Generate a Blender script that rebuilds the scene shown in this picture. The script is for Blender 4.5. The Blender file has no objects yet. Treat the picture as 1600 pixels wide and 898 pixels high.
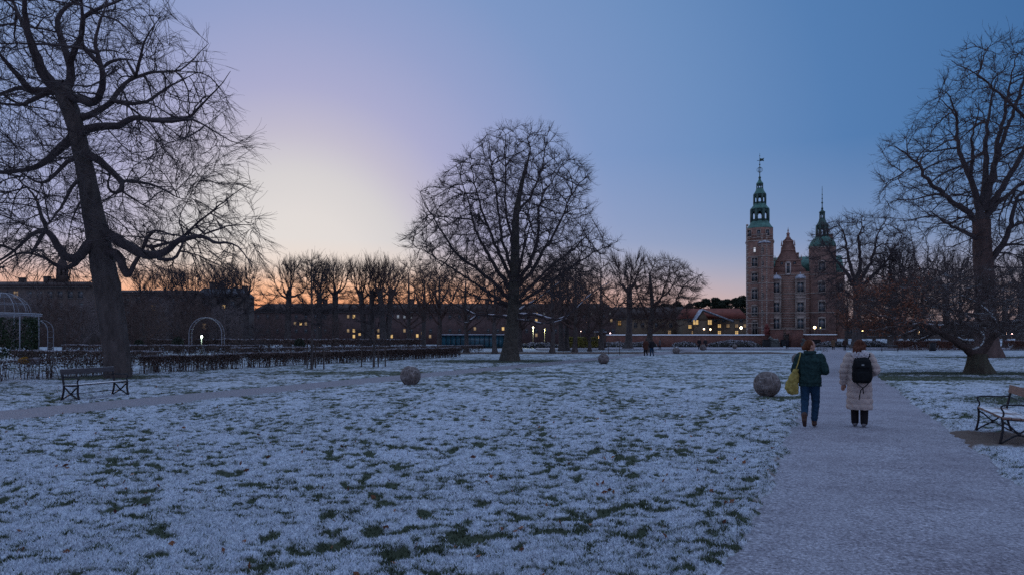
import bpy, bmesh, math, random
import numpy as np
from mathutils import Vector, Matrix

sc = bpy.context.scene
col = sc.collection
R = math.radians
F, CX, HY, EYE = 1100.0, 800.0, 528.0, 1.72      # focal length in photo pixels, centre column, horizon row, eye height

# ------------------------------------------------------------------ camera
cam_d = bpy.data.cameras.new('camera')
cam = bpy.data.objects.new('camera', cam_d); col.objects.link(cam)
cam.location = (0, 0, EYE); cam.rotation_euler = (R(90), 0, 0)
cam_d.sensor_width = 36.0; cam_d.lens = 36.0 * F / 1600.0
cam_d.shift_y = (HY - 449.0) / 1600.0
cam_d.clip_start = 0.1; cam_d.clip_end = 6000
sc.camera = cam
sc.view_settings.view_transform = 'Standard'
sc.view_settings.look = 'None'
sc.view_settings.exposure = 0.13
sc.view_settings.gamma = 1.0
sc.view_settings.use_curve_mapping = False
sc.cycles.max_bounces = 5
sc.cycles.diffuse_bounces = 2
sc.cycles.use_denoising = False

def s2l(c):
    out = []
    for v in c:
        v = v / 255.0
        out.append(v / 12.92 if v <= .04045 else ((v + .055) / 1.055) ** 2.4)
    return tuple(out)

# ------------------------------------------------------------------ world: sky after sunset
SUN_AZ = R(-17.0)                                # the afterglow, left of the view axis (+Y)
world = bpy.data.worlds.new('World'); sc.world = world
world.use_nodes = True
wt = world.node_tree; wt.nodes.clear()
def wn(t, **k):
    n = wt.nodes.new(t)
    for a, b in k.items(): setattr(n, a, b)
    return n
def wmath(op, a, b=None, c=None):
    n = wn('ShaderNodeMath', operation=op)
    for i, v in enumerate((a, b, c)):
        if v is None: continue
        if isinstance(v, (int, float)): n.inputs[i].default_value = v
        else: wt.links.new(v, n.inputs[i])
    return n.outputs[0]
def wramp(fac, stops):
    n = wn('ShaderNodeValToRGB'); cr = n.color_ramp
    cr.interpolation = 'B_SPLINE' if False else 'EASE' if False else 'LINEAR'
    while len(cr.elements) < len(stops): cr.elements.new(0.5)
    for e, (p, c) in zip(cr.elements, stops):
        e.position = p; e.color = s2l(c) + (1,)
    wt.links.new(fac, n.inputs[0]); return n.outputs[0]
tc = wn('ShaderNodeTexCoord'); sx = wn('ShaderNodeSeparateXYZ')
nrm = wn('ShaderNodeVectorMath', operation='NORMALIZE')
wt.links.new(tc.outputs['Generated'], nrm.inputs[0]); wt.links.new(nrm.outputs[0], sx.inputs[0])
X_, Y_, Z_ = sx.outputs
hl = wmath('SQRT', wmath('ADD', wmath('MULTIPLY', X_, X_), wmath('ADD', wmath('MULTIPLY', Y_, Y_), 1e-6)))
dotp = wmath('DIVIDE', wmath('ADD', wmath('MULTIPLY', X_, math.sin(SUN_AZ)), wmath('MULTIPLY', Y_, math.cos(SUN_AZ))), hl)
ang = wmath('ARCCOSINE', wmath('MINIMUM', wmath('MAXIMUM', dotp, -1.0), 1.0))
fz = wmath('SQRT', wmath('MAXIMUM', Z_, 0.0))     # spreads the low sky over the ramps
q = lambda z: math.sqrt(z)
sdir = Vector((math.sin(SUN_AZ) * math.cos(R(4)), math.cos(SUN_AZ) * math.cos(R(4)), math.sin(R(4))))    # centre of the afterglow
dt = wn('ShaderNodeVectorMath', operation='DOT_PRODUCT'); wt.links.new(nrm.outputs[0], dt.inputs[0]); dt.inputs[1].default_value = sdir
theta = wmath('MULTIPLY', wmath('ARCCOSINE', wmath('MINIMUM', wmath('MAXIMUM', dt.outputs['Value'], -1.0), 1.0)), 1 / math.pi)   # 0..1 = 0..180 degrees
def wmap(v, a, b, c=0.0, d=1.0, smooth=True):
    n = wn('ShaderNodeMapRange', interpolation_type='SMOOTHSTEP' if smooth else 'LINEAR')
    n.inputs['From Min'].default_value = a; n.inputs['From Max'].default_value = b; n.inputs['To Min'].default_value = c; n.inputs['To Max'].default_value = d
    wt.links.new(v, n.inputs['Value']); return n.outputs[0]
def wmix(f, a, b):
    n = wn('ShaderNodeMix', data_type='RGBA'); wt.links.new(f, n.inputs[0])
    for i, v in ((6, a), (7, b)):
        if isinstance(v, tuple): n.inputs[i].default_value = s2l(v) + (1,)
        else: wt.links.new(v, n.inputs[i])
    return n.outputs[2]
t_ = lambda d: d / 180.0
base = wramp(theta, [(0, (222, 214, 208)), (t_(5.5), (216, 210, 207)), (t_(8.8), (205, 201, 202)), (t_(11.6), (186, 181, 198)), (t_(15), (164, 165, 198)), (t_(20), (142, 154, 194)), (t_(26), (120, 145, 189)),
                     (t_(34), (103, 136, 182)), (t_(43), (80, 120, 170)), (t_(57), (60, 102, 152)), (t_(120), (138, 148, 190)), (1.0, (132, 140, 184))])  # last stops, behind the camera, brightened as added fill light
f_az = wmap(ang, R(40), R(6))
hcol_sun = wramp(fz, [(0, (224, 118, 76)), (q(.035), (246, 158, 110)), (q(.07), (246, 184, 144)), (q(.10), (232, 206, 188))])
hcol_away = wramp(fz, [(0, (176, 144, 148)), (q(.04), (186, 164, 166)), (q(.075), (174, 166, 178)), (q(.13), (148, 160, 188))])
hcol = wmix(f_az, hcol_away, hcol_sun)
g_ = lambda v: (v, v, v)
def wfac(fac, stops):
    n = wn('ShaderNodeValToRGB'); cr = n.color_ramp
    while len(cr.elements) < len(stops): cr.elements.new(0.5)
    for e, (p, v) in zip(cr.elements, stops): e.position = p; e.color = (v, v, v, 1)
    wt.links.new(fac, n.inputs[0]); return n.outputs[0]
fac_sun = wfac(fz, [(0, 1), (q(.05), 1), (q(.075), .88), (q(.10), .5), (q(.135), 0)])
fac_away = wfac(fz, [(0, 1), (q(.055), 1), (q(.095), .72), (q(.16), .30), (q(.25), 0)])
hn = wn('ShaderNodeMix', data_type='FLOAT'); wt.links.new(f_az, hn.inputs[0]); wt.links.new(fac_away, hn.inputs[2]); wt.links.new(fac_sun, hn.inputs[3])
colr = wmix(hn.outputs[0], base, hcol)
colr = wmix(wmap(Z_, .47, .85), colr, (172, 196, 234))          # sky above the view, brightened to lift the light on the ground
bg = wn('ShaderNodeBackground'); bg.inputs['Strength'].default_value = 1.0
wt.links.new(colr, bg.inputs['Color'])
nish = wn('ShaderNodeTexSky', sky_type='NISHITA')
nish.sun_disc = False; nish.sun_elevation = R(-4.0); nish.sun_rotation = SUN_AZ
nish.air_density = 1.0; nish.dust_density = 0.6
bg2 = wn('ShaderNodeBackground'); bg2.inputs['Strength'].default_value = 0.05
wt.links.new(nish.outputs[0], bg2.inputs['Color'])
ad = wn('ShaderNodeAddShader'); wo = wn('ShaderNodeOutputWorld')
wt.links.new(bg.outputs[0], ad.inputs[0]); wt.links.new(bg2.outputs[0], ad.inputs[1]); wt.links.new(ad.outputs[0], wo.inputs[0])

# the last warm light from behind the trees on the left
sl = bpy.data.lights.new('sun', 'SUN'); sl.energy = 0.35; sl.angle = R(14); sl.color = (1.0, .62, .38)
so = bpy.data.objects.new('sun', sl); col.objects.link(so)
sun_from = Vector((math.sin(R(-42)), math.cos(R(-42)), math.tan(R(4.0))))
so.rotation_euler = sun_from.to_track_quat('Z', 'Y').to_euler()

# ------------------------------------------------------------------ projection helpers: photo pixel + distance -> place
def P(px, py, d):
    return np.array(((px - CX) / F * d, d, EYE + (HY - py) / F * d))
def G(px, py):
    d = F * EYE / (py - HY)
    return np.array(((px - CX) / F * d, d, 0.0))
def GX(px, d):
    return np.array(((px - CX) / F * d, d, 0.0))
def PV(px, py, d):
    px, py, d = np.broadcast_arrays(np.asarray(px, float), np.asarray(py, float), np.asarray(d, float))
    return np.stack(((px - CX) / F * d, d, EYE + (HY - py) / F * d), -1)
def ZP(py, d): return EYE + (HY - py) / F * d

# ------------------------------------------------------------------ materials
MATS = {}
def nodes_of(name):
    m = bpy.data.materials.new(name); m.use_nodes = True
    nt = m.node_tree; b = nt.nodes['Principled BSDF']
    return m, nt, b
def mat(name, c, rough=.8, var=.25, scale=6.0, metallic=0.0, bump=0.0, bscale=None, snow=0.0, c2=None, emit=None, spec=.3, coords='Object', streak=None):
    """procedural base: colour varied by noise, optional bump, optional snow lying on faces that look up"""
    if name in MATS: return MATS[name]
    m, nt, b = nodes_of(name)
    L = nt.links.new
    tcn = nt.nodes.new('ShaderNodeTexCoord')
    vec = tcn.outputs[coords]
    if streak:
        mp = nt.nodes.new('ShaderNodeMapping'); mp.inputs['Scale'].default_value = streak
        L(vec, mp.inputs[0]); vec = mp.outputs[0]
    nz = nt.nodes.new('ShaderNodeTexNoise'); nz.inputs['Scale'].default_value = scale; nz.inputs['Detail'].default_value = 6
    nz.inputs['Roughness'].default_value = .65
    L(vec, nz.inputs['Vector'])
    rp = nt.nodes.new('ShaderNodeValToRGB')
    lo = tuple(max(0, v * (1 - var)) for v in c); hi = tuple(min(1, v * (1 + var)) for v in (c2 or c))
    rp.color_ramp.elements[0].color = lo + (1,); rp.color_ramp.elements[0].position = .32
    rp.color_ramp.elements[1].color = hi + (1,); rp.color_ramp.elements[1].position = .68
    L(nz.outputs['Fac'], rp.inputs[0])
    out = rp.outputs[0]
    if snow > 0:
        ge = nt.nodes.new('ShaderNodeNewGeometry'); sp = nt.nodes.new('ShaderNodeSeparateXYZ')
        L(ge.outputs['Normal'], sp.inputs[0])
        n2 = nt.nodes.new('ShaderNodeTexNoise'); n2.inputs['Scale'].default_value = 1.7; n2.inputs['Detail'].default_value = 5
        L(ge.outputs['Position'], n2.inputs['Vector'])
        ma = nt.nodes.new('ShaderNodeMath'); ma.operation = 'MULTIPLY_ADD'; ma.inputs[1].default_value = 1.1; ma.inputs[2].default_value = -.55
        L(n2.outputs['Fac'], ma.inputs[0])
        ad2 = nt.nodes.new('ShaderNodeMath'); ad2.operation = 'ADD'; L(sp.outputs[2], ad2.inputs[0]); L(ma.outputs[0], ad2.inputs[1])
        m2 = nt.nodes.new('ShaderNodeMapRange'); m2.inputs['From Min'].default_value = 1.0 - snow; m2.inputs['From Max'].default_value = 1.12 - snow
        L(ad2.outputs[0], m2.inputs['Value'])
        mx = nt.nodes.new('ShaderNodeMix'); mx.data_type = 'RGBA'; L(m2.outputs[0], mx.inputs[0]); L(out, mx.inputs[6])
        mx.inputs[7].default_value = (.62, .65, .70, 1); out = mx.outputs[2]
    L(out, b.inputs['Base Color'])
    b.inputs['Roughness'].default_value = rough; b.inputs['Metallic'].default_value = metallic
    b.inputs['Specular IOR Level'].default_value = spec
    if bump:
        n3 = nt.nodes.new('ShaderNodeTexNoise'); n3.inputs['Scale'].default_value = bscale or scale * 4; n3.inputs['Detail'].default_value = 5
        L(vec, n3.inputs['Vector'])
        bp = nt.nodes.new('ShaderNodeBump'); bp.inputs['Strength'].default_value = bump; bp.inputs['Distance'].default_value = .05
        L(n3.outputs['Fac'], bp.inputs['Height']); L(bp.outputs[0], b.inputs['Normal'])
    if emit:
        b.inputs['Emission Color'].default_value = tuple(emit[:3]) + (1,); b.inputs['Emission Strength'].default_value = emit[3]
    MATS[name] = m
    return m

def brick_mat(name, c1, c2, mortar, scale=1.0, bw=.24, rh=.075):
    if name in MATS: return MATS[name]
    m, nt, b = nodes_of(name); L = nt.links.new
    tcn = nt.nodes.new('ShaderNodeTexCoord')
    # wall-plane coordinate: horizontal run = x+y, height = z
    sp = nt.nodes.new('ShaderNodeSeparateXYZ'); L(tcn.outputs['Object'], sp.inputs[0])
    a = nt.nodes.new('ShaderNodeMath'); a.operation = 'ADD'; L(sp.outputs[0], a.inputs[0]); L(sp.outputs[1], a.inputs[1])
    cb = nt.nodes.new('ShaderNodeCombineXYZ'); L(a.outputs[0], cb.inputs[0]); L(sp.outputs[2], cb.inputs[1])
    br = nt.nodes.new('ShaderNodeTexBrick'); L(cb.outputs[0], br.inputs['Vector'])
    br.inputs['Color1'].default_value = tuple(c1) + (1,); br.inputs['Color2'].default_value = tuple(c2) + (1,); br.inputs['Mortar'].default_value = tuple(mortar) + (1,)
    br.inputs['Scale'].default_value = scale; br.inputs['Brick Width'].default_value = bw; br.inputs['Row Height'].default_value = rh; br.inputs['Mortar Size'].default_value = .008
    nz = nt.nodes.new('ShaderNodeTexNoise'); nz.inputs['Scale'].default_value = .9; nz.inputs['Detail'].default_value = 8; nz.inputs['Roughness'].default_value = .7
    L(tcn.outputs['Object'], nz.inputs['Vector'])
    mrn = nt.nodes.new('ShaderNodeMapRange'); mrn.inputs['From Min'].default_value = .3; mrn.inputs['From Max'].default_value = .7
    mrn.inputs['To Min'].default_value = .55; mrn.inputs['To Max'].default_value = 1.35; L(nz.outputs['Fac'], mrn.inputs['Value'])
    mx = nt.nodes.new('ShaderNodeMix'); mx.data_type = 'RGBA'; mx.blend_type = 'MULTIPLY'; mx.inputs[0].default_value = 1
    L(br.outputs['Color'], mx.inputs[6]); L(mrn.outputs[0], mx.inputs[7]); L(mx.outputs[2], b.inputs['Base Color'])
    b.inputs['Roughness'].default_value = .9
    bp = nt.nodes.new('ShaderNodeBump'); bp.inputs['Strength'].default_value = .4; bp.inputs['Distance'].default_value = .01
    L(br.outputs['Fac'], bp.inputs['Height']); bp.invert = True; L(bp.outputs[0], b.inputs['Normal'])
    MATS[name] = m; return m

def glow(name, c, s):
    if name in MATS: return MATS[name]
    m, nt, b = nodes_of(name)
    b.inputs['Base Color'].default_value = tuple(c) + (1,)
    b.inputs['Emission Color'].default_value = tuple(c) + (1,); b.inputs['Emission Strength'].default_value = s
    MATS[name] = m; return m

# ------------------------------------------------------------------ object helpers
def link(name, me, m=None, parent=None, smooth=False):
    o = bpy.data.objects.new(name, me); col.objects.link(o)
    if m is not None and len(me.materials) == 0: me.materials.append(m)
    if parent is not None: o.parent = parent
    if smooth and len(me.polygons):
        me.polygons.foreach_set('use_smooth', np.ones(len(me.polygons), bool))
    return o
def tag(o, label=None, cat=None, group=None, kind=None):
    if label: o['label'] = label
    if cat: o['category'] = cat
    if group: o['group'] = group
    if kind: o['kind'] = kind
    return o
def empty(name, loc, label=None, cat=None, group=None, rz=0.0, scale=1.0):
    o = bpy.data.objects.new(name, None); col.objects.link(o)
    o.location = tuple(float(v) for v in loc); o.rotation_euler = (0, 0, rz); o.scale = (scale,) * 3
    o.empty_display_size = .3
    return tag(o, label, cat, group)
def npmesh(name, V, quads=None, tris=None):
    me = bpy.data.meshes.new(name)
    V = np.ascontiguousarray(V, dtype=np.float32).reshape(-1, 3)
    nq = 0 if quads is None else len(quads); ntr = 0 if tris is None else len(tris)
    me.vertices.add(len(V)); me.vertices.foreach_set('co', V.ravel())
    me.loops.add(nq * 4 + ntr * 3); me.polygons.add(nq + ntr)
    li = []; st = []
    if nq: li.append(np.asarray(quads, np.int32).ravel()); st.append(np.arange(nq, dtype=np.int32) * 4)
    if ntr: li.append(np.asarray(tris, np.int32).ravel()); st.append(nq * 4 + np.arange(ntr, dtype=np.int32) * 3)
    if li:
        me.loops.foreach_set('vertex_index', np.concatenate(li)); me.polygons.foreach_set('loop_start', np.concatenate(st))
    me.update(calc_edges=True)
    return me
class Geo:
    """collects vertices, quads and triangles; becomes ONE mesh"""
    def __init__(s): s.V = []; s.Q = []; s.T = []; s.n = 0
    def add(s, V, Q=None, T=None):
        V = np.asarray(V, float).reshape(-1, 3)
        if Q is not None and len(Q): s.Q.append(np.asarray(Q, np.int64) + s.n)
        if T is not None and len(T): s.T.append(np.asarray(T, np.int64) + s.n)
        s.V.append(V); s.n += len(V); return s
    def mesh(s, name):
        return npmesh(name, np.concatenate(s.V) if s.V else np.zeros((0, 3)), np.concatenate(s.Q) if s.Q else None, np.concatenate(s.T) if s.T else None)
    def obj(s, name, m, parent=None, smooth=False): return link(name, s.mesh(name), m, parent, smooth)
    # shapes
    def box(s, x0, x1, y0, y1, z0, z1):
        V = [(x, y, z) for z in (z0, z1) for y in (y0, y1) for x in (x0, x1)]
        return s.add(V, [(0, 2, 3, 1), (4, 5, 7, 6), (0, 1, 5, 4), (2, 6, 7, 3), (0, 4, 6, 2), (1, 3, 7, 5)])
    def rbox(s, c, size, rz=0.0, rx=0.0, bev=0.0):
        bm = bmesh.new(); bmesh.ops.create_cube(bm, size=1)
        bmesh.ops.scale(bm, vec=size, verts=bm.verts)
        if bev: bmesh.ops.bevel(bm, geom=bm.edges[:], offset=bev, segments=2, affect='EDGES', profile=.6)
        bm.transform(Matrix.Translation(c) @ Matrix.Rotation(rz, 4, 'Z') @ Matrix.Rotation(rx, 4, 'X'))
        s.bm(bm); bm.free(); return s
    def bm(s, bm):
        bmesh.ops.triangulate(bm, faces=[f for f in bm.faces if len(f.verts) > 4])
        bm.verts.index_update()
        V = [v.co[:] for v in bm.verts]; Q = [[v.index for v in f.verts] for f in bm.faces if len(f.verts) == 4]; T = [[v.index for v in f.verts] for f in bm.faces if len(f.verts) == 3]
        return s.add(V, Q, T)
    def tube(s, pts, r, sides=8, cap=True):
        pts = np.asarray(pts, float); r = np.broadcast_to(np.asarray(r, float), (len(pts),))
        V, Q = tubes(pts[None], r[None], sides); n = len(pts)
        T = []
        if cap:
            V = np.concatenate((V, pts[[0, -1]]))
            a = len(V) - 2
            for k in range(sides):
                k2 = (k + 1) % sides
                T.append((a, k2, k)); T.append((a + 1, (n - 1) * sides + k, (n - 1) * sides + k2))
        return s.add(V, Q, T)
    def lathe(s, prof, c=(0, 0, 0), n=24, rot=0.0, sxy=(1, 1)):
        """prof: list of (radius, z); closed with fans where radius is 0 or at the ends"""
        a = np.arange(n) / n * 2 * math.pi + rot
        V = np.concatenate([np.stack((c[0] + r * np.cos(a) * sxy[0], c[1] + r * np.sin(a) * sxy[1], np.full(n, c[2] + z)), -1) for r, z in prof])
        k = np.arange(n); k2 = (k + 1) % n; Q = []
        for i in range(len(prof) - 1): Q.append(np.stack((i * n + k, i * n + k2, (i + 1) * n + k2, (i + 1) * n + k), -1))
        V = np.concatenate((V, [(c[0], c[1], c[2] + prof[0][1]), (c[0], c[1], c[2] + prof[-1][1])]))
        b = len(prof) * n; e = (len(prof) - 1) * n
        T = np.concatenate((np.stack((np.full(n, b), k2, k), -1), np.stack((np.full(n, b + 1), e + k, e + k2), -1)))
        return s.add(V, np.concatenate(Q), T)
    def ell(s, c, r, n=16, m=10):
        prof = [(math.sin(t) , -math.cos(t)) for t in np.linspace(.02, math.pi - .02, m)]
        a = np.arange(n) / n * 2 * math.pi
        g = Geo().lathe(prof, n=n); V = g.V[0] * np.asarray(r) + np.asarray(c)
        return s.add(V, g.Q[0], g.T[0])
    def prism(s, poly, y0, y1):
        """polygon in x,z extruded along y (ear-clipped by bmesh)"""
        bm = bmesh.new()
        f0 = [bm.verts.new((x, y0, z)) for x, z in poly]; f1 = [bm.verts.new((x, y1, z)) for x, z in poly]
        n = len(poly)
        bm.faces.new(f0); bm.faces.new(f1[::-1])
        for i in range(n): bm.faces.new((f0[i], f1[i], f1[(i + 1) % n], f0[(i + 1) % n]))
        bmesh.ops.recalc_face_normals(bm, faces=bm.faces)
        s.bm(bm); bm.free(); return s

def tubes(Pn, Rn, sides):
    """Pn (N,m,3) centre lines, Rn (N,m) radii -> vertices and quads of N open tubes"""
    N, m, _ = Pn.shape
    T = np.gradient(Pn, axis=1); T /= np.linalg.norm(T, axis=2, keepdims=True) + 1e-9
    e = Pn[:, -1] - Pn[:, 0]; e = e / (np.linalg.norm(e, axis=1, keepdims=True) + 1e-9)
    ref = np.zeros((N, 3)); ref[np.arange(N), np.argmin(np.abs(e), axis=1)] = 1
    U = np.cross(T, ref[:, None, :]); U /= np.linalg.norm(U, axis=2, keepdims=True) + 1e-9
    W = np.cross(T, U)
    a = np.arange(sides) / sides * 2 * math.pi
    V = Pn[:, :, None, :] + Rn[:, :, None, None] * (np.cos(a)[None, None, :, None] * U[:, :, None, :] + np.sin(a)[None, None, :, None] * W[:, :, None, :])
    base = (np.arange(N) * m * sides)[:, None, None] + (np.arange(m - 1) * sides)[None, :, None]
    k = np.arange(sides)[None, None, :]; k2 = (k + 1) % sides
    Q = np.stack((base + k, base + k2, base + sides + k2, base + sides + k), -1).reshape(-1, 4)
    return V.reshape(-1, 3), Q

def leafquads(C, size, rng, flat=0.0, aspect=.6):
    """one small randomly turned leaf face per centre"""
    n = len(C)
    a = rng.normal(size=(n, 3)); a[:, 2] *= (1 - flat); a /= np.linalg.norm(a, axis=1, keepdims=True)
    b = rng.normal(size=(n, 3)); b -= a * (a * b).sum(1, keepdims=True); b /= np.linalg.norm(b, axis=1, keepdims=True)
    s = (np.asarray(size) * rng.uniform(.6, 1.3, n))[:, None]
    V = np.stack((C - a * s, C + b * s * aspect, C + a * s, C - b * s * aspect), 1)
    return V.reshape(-1, 3), np.arange(n * 4).reshape(n, 4)

# ------------------------------------------------------------------ noise on numpy arrays
def pnoise(x, y, seed=0):
    xi = np.floor(x).astype(np.int64); yi = np.floor(y).astype(np.int64); xf = x - xi; yf = y - yi
    def g(ix, iy, dx, dy):
        h = (ix * 374761393 + iy * 668265263 + seed * 974634777) & 0xffffffff
        h = ((h ^ (h >> 13)) * 1274126177) & 0xffffffff; h = h ^ (h >> 16)
        a = (h & 0xffff) / 65535.0 * 2 * math.pi
        return np.cos(a) * dx + np.sin(a) * dy
    u = xf * xf * xf * (xf * (xf * 6 - 15) + 10); v = yf * yf * yf * (yf * (yf * 6 - 15) + 10)
    a = g(xi, yi, xf, yf); b = g(xi + 1, yi, xf - 1, yf); c = g(xi, yi + 1, xf, yf - 1); d = g(xi + 1, yi + 1, xf - 1, yf - 1)
    return (a * (1 - u) + b * u) * (1 - v) + (c * (1 - u) + d * u) * v
def sstep(a, b, x):
    t = np.clip((x - a) / (b - a), 0, 1); return t * t * (3 - 2 * t)
# ================================================================== GROUND
FROST, GRASS = (.60, .645, .715), (.030, .045, .018)
def lawn_mat(name, attr):
    m, nt, b = nodes_of(name); L = nt.links.new
    ge = nt.nodes.new('ShaderNodeNewGeometry'); pos = ge.outputs['Position']
    def noise(sc_, det=4, ro=.6):
        n = nt.nodes.new('ShaderNodeTexNoise'); n.inputs['Scale'].default_value = sc_; n.inputs['Detail'].default_value = det; n.inputs['Roughness'].default_value = ro
        L(pos, n.inputs['Vector']); return n.outputs['Fac']
    def math_(op, a, b2, c=None):
        n = nt.nodes.new('ShaderNodeMath'); n.operation = op
        for i, v in enumerate((a, b2, c)):
            if v is None: continue
            if isinstance(v, (int, float)): n.inputs[i].default_value = v
            else: L(v, n.inputs[i])
        return n.outputs[0]
    def mixc(f, a, c):
        n = nt.nodes.new('ShaderNodeMix'); n.data_type = 'RGBA'; L(f, n.inputs[0])
        for i, v in ((6, a), (7, c)):
            if isinstance(v, tuple): n.inputs[i].default_value = v + (1,)
            else: L(v, n.inputs[i])
        return n.outputs[2]
    def mrange(v, a, c, d=0.0, e=1.0):
        n = nt.nodes.new('ShaderNodeMapRange'); n.inputs['From Min'].default_value = a; n.inputs['From Max'].default_value = c; n.inputs['To Min'].default_value = d; n.inputs['To Max'].default_value = e
        L(v, n.inputs['Value']); return n.outputs[0]
    fine = noise(55, 3, .7); mid = noise(9, 5, .65)
    if attr:
        at = nt.nodes.new('ShaderNodeAttribute'); at.attribute_name = 'cover'
        cov = math_('ADD', at.outputs['Fac'], math_('MULTIPLY_ADD', fine, .9, -.45))
        cov = mrange(cov, .18, .88)
        d2 = nt.nodes.new('ShaderNodeAttribute'); d2.attribute_name = 'dirt'
    else:
        cov = mrange(math_('ADD', noise(.7, 8, .7), math_('MULTIPLY_ADD', mid, .5, -.25)), .34, .58)
    gr = mixc(mid, (.036, .052, .034), (.080, .092, .060))
    fr = mixc(fine, (.30, .35, .42), (.68, .74, .83))
    c = mixc(cov, gr, fr)
    if attr: c = mixc(mrange(math_('ADD', d2.outputs['Fac'], math_('MULTIPLY_ADD', mid, .8, -.4)), .3, .7), c, mixc(fine, (.07, .05, .04), (.19, .15, .13)))
    L(c, b.inputs['Base Color']); b.inputs['Roughness'].default_value = .9; b.inputs['Specular IOR Level'].default_value = .15
    bp = nt.nodes.new('ShaderNodeBump'); bp.inputs['Strength'].default_value = .5; bp.inputs['Distance'].default_value = .02
    L(math_('ADD', fine, mid), bp.inputs['Height']); L(bp.outputs[0], b.inputs['Normal'])
    return m
lawn_m = lawn_mat('frosted_lawn', True); far_m = lawn_mat('frosted_ground', False)

# one sheet to the horizon, just under everything
g = Geo(); S = 3500
g.add([(-S, -60, -.10), (S, -60, -.10), (S, S, -.10), (-S, S, -.10)], [(0, 1, 2, 3)])
tag(g.obj('ground', far_m), kind='structure')

def main_path_l(y): return .45 * y - .70
def main_path_r(y): return .45 * y + 2.25
def side_path_l(y): return .43 * y - 19.55
def side_path_r(y): return .43 * y - 16.95
BARE = [(-.1, 57.0 - 3.1, 4.6, 1.6), ]          # bare green patches: x, y, half sizes
TREE_BASES = {}
rng = np.random.default_rng(7)

# near lawn: fine grid of tufts with trodden footprints
ny, nx = 700, 900
ys = np.geomspace(2.4, 78, ny); us = np.linspace(-1, 1, nx)
YY = np.repeat(ys[:, None], nx, 1); XX = us[None, :] * (YY + 4.5) * .84
edge = sstep(0, .03, 1 - np.abs(us))[None, :] * sstep(78, 72, YY) * sstep(2.4, 2.9, YY)
h = .026 * pnoise(XX * .9, YY * .9, 1) + .030 * pnoise(XX * 3.1, YY * 3.1, 2) + .024 * pnoise(XX * 8, YY * 8, 3) + .016 * pnoise(XX * 19, YY * 19, 4)
wx = XX + .22 * pnoise(XX * 1.4, YY * 1.4, 60); wy = YY + .22 * pnoise(XX * 1.4, YY * 1.4, 61)
clump = .34 * pnoise(wx * 4.3, wy * 4.8, 5) + .48 * pnoise(XX * 9.5, YY * 10, 6) + .44 * pnoise(XX * 22, YY * 23, 7)
patch = pnoise(XX * .23, YY * .25, 8) + .7 * pnoise(XX * .7, YY * .75, 9)
def furrow(fx, fy, w, sd, warp=.35):
    r = np.abs(pnoise(wx * fx + sd, wy * fy, sd) + warp * .5 * pnoise(XX * fx * 3.1, YY * fy * 3.1, sd + 1)); return sstep(w, w * .15, r)
F1 = furrow(.75, 1.25, .070, 12); F2 = furrow(1.7, 2.6, .085, 14); F3 = furrow(3.6, 5.0, .11, 16)
m1 = sstep(-.25, .25, pnoise(XX * .45, YY * .45, 18)); m2 = sstep(-.15, .35, pnoise(XX * .6, YY * .65, 19) + .25 * patch)
gap = np.clip(.85 * F1 * (.35 + .65 * m1) + .75 * F2 * (.25 + .75 * m2) + .55 * F3 * m2, 0, 1.1)
lo = pnoise(XX * 1.05 + 4, YY * 1.6, 71) + .6 * pnoise(XX * 2.4, YY * 3.6, 72)
cover = .84 + clump * .85 + np.clip(patch, -1, .3) * .10 + np.clip(lo, -1, .25) * .12 - .46 * gap - .34 * 0 - .10 * sstep(18, 50, YY) * (m2 + .3)
cover -= .75 * sstep(7, 30, YY) * np.clip(pnoise(XX * .9, YY * .62, 81) + .6 * pnoise(XX * 2.3, YY * 1.5, 82) + .05, 0, .8)
cover -= .5 * sstep(.05, .35, pnoise(XX * 5.5, YY * 6.2, 83)) * sstep(.0, .3, pnoise(XX * .5, YY * .5, 84) + .12)
h -= .030 * gap
foot = np.zeros_like(h); trail = np.zeros_like(h)
def scuff(x, y, ang_):                               # grass brushed between the steps
    j0, j1 = np.searchsorted(ys, (y - .5, y + .5))
    if j1 <= j0: return
    dx = XX[j0:j1] - x; dy = YY[j0:j1] - y; a = (dx * math.cos(ang_) + dy * math.sin(ang_)) / .42; b = (-dx * math.sin(ang_) + dy * math.cos(ang_)) / .17
    trail[j0:j1] = np.maximum(trail[j0:j1], sstep(1.2, .3, np.sqrt(a * a + b * b)))
def stamp(x, y, ang_, s=1.0):
    j0, j1 = np.searchsorted(ys, (y - .35, y + .35))
    if j1 <= j0: return
    dx = XX[j0:j1] - x; dy = YY[j0:j1] - y
    a = (dx * math.cos(ang_) + dy * math.sin(ang_)) / (.155 * s); b = (-dx * math.sin(ang_) + dy * math.cos(ang_)) / (.072 * s)
    foot[j0:j1] = np.maximum(foot[j0:j1], sstep(1.35, .65, np.sqrt(a * a + b * b)))
tracks = [(-4.6, 5.2, 78, 60), (-2.2, 4.6, 66, 55), (-.9, 5.0, 97, 60), (1.9, 8.2, 110, 50), (-5.5, 9.0, 58, 60), (-7.5, 12, 30, 45), (.8, 8.5, 82, 60), (2.6, 9.3, 70, 60),
          (-3.2, 7.5, 88, 45), (4.2, 15, 160, 40), (-1, 13, 20, 30), (-6, 7, 40, 40), (2, 18, 80, 40), (9, 30, 150, 45), (-2, 22, 40, 60), (-9.5, 16, 75, 50), (12, 12, 60, 40), (9.2, 14, 75, 30), (16, 26, 70, 50), (1.2, 6, 150, 30)]
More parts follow.
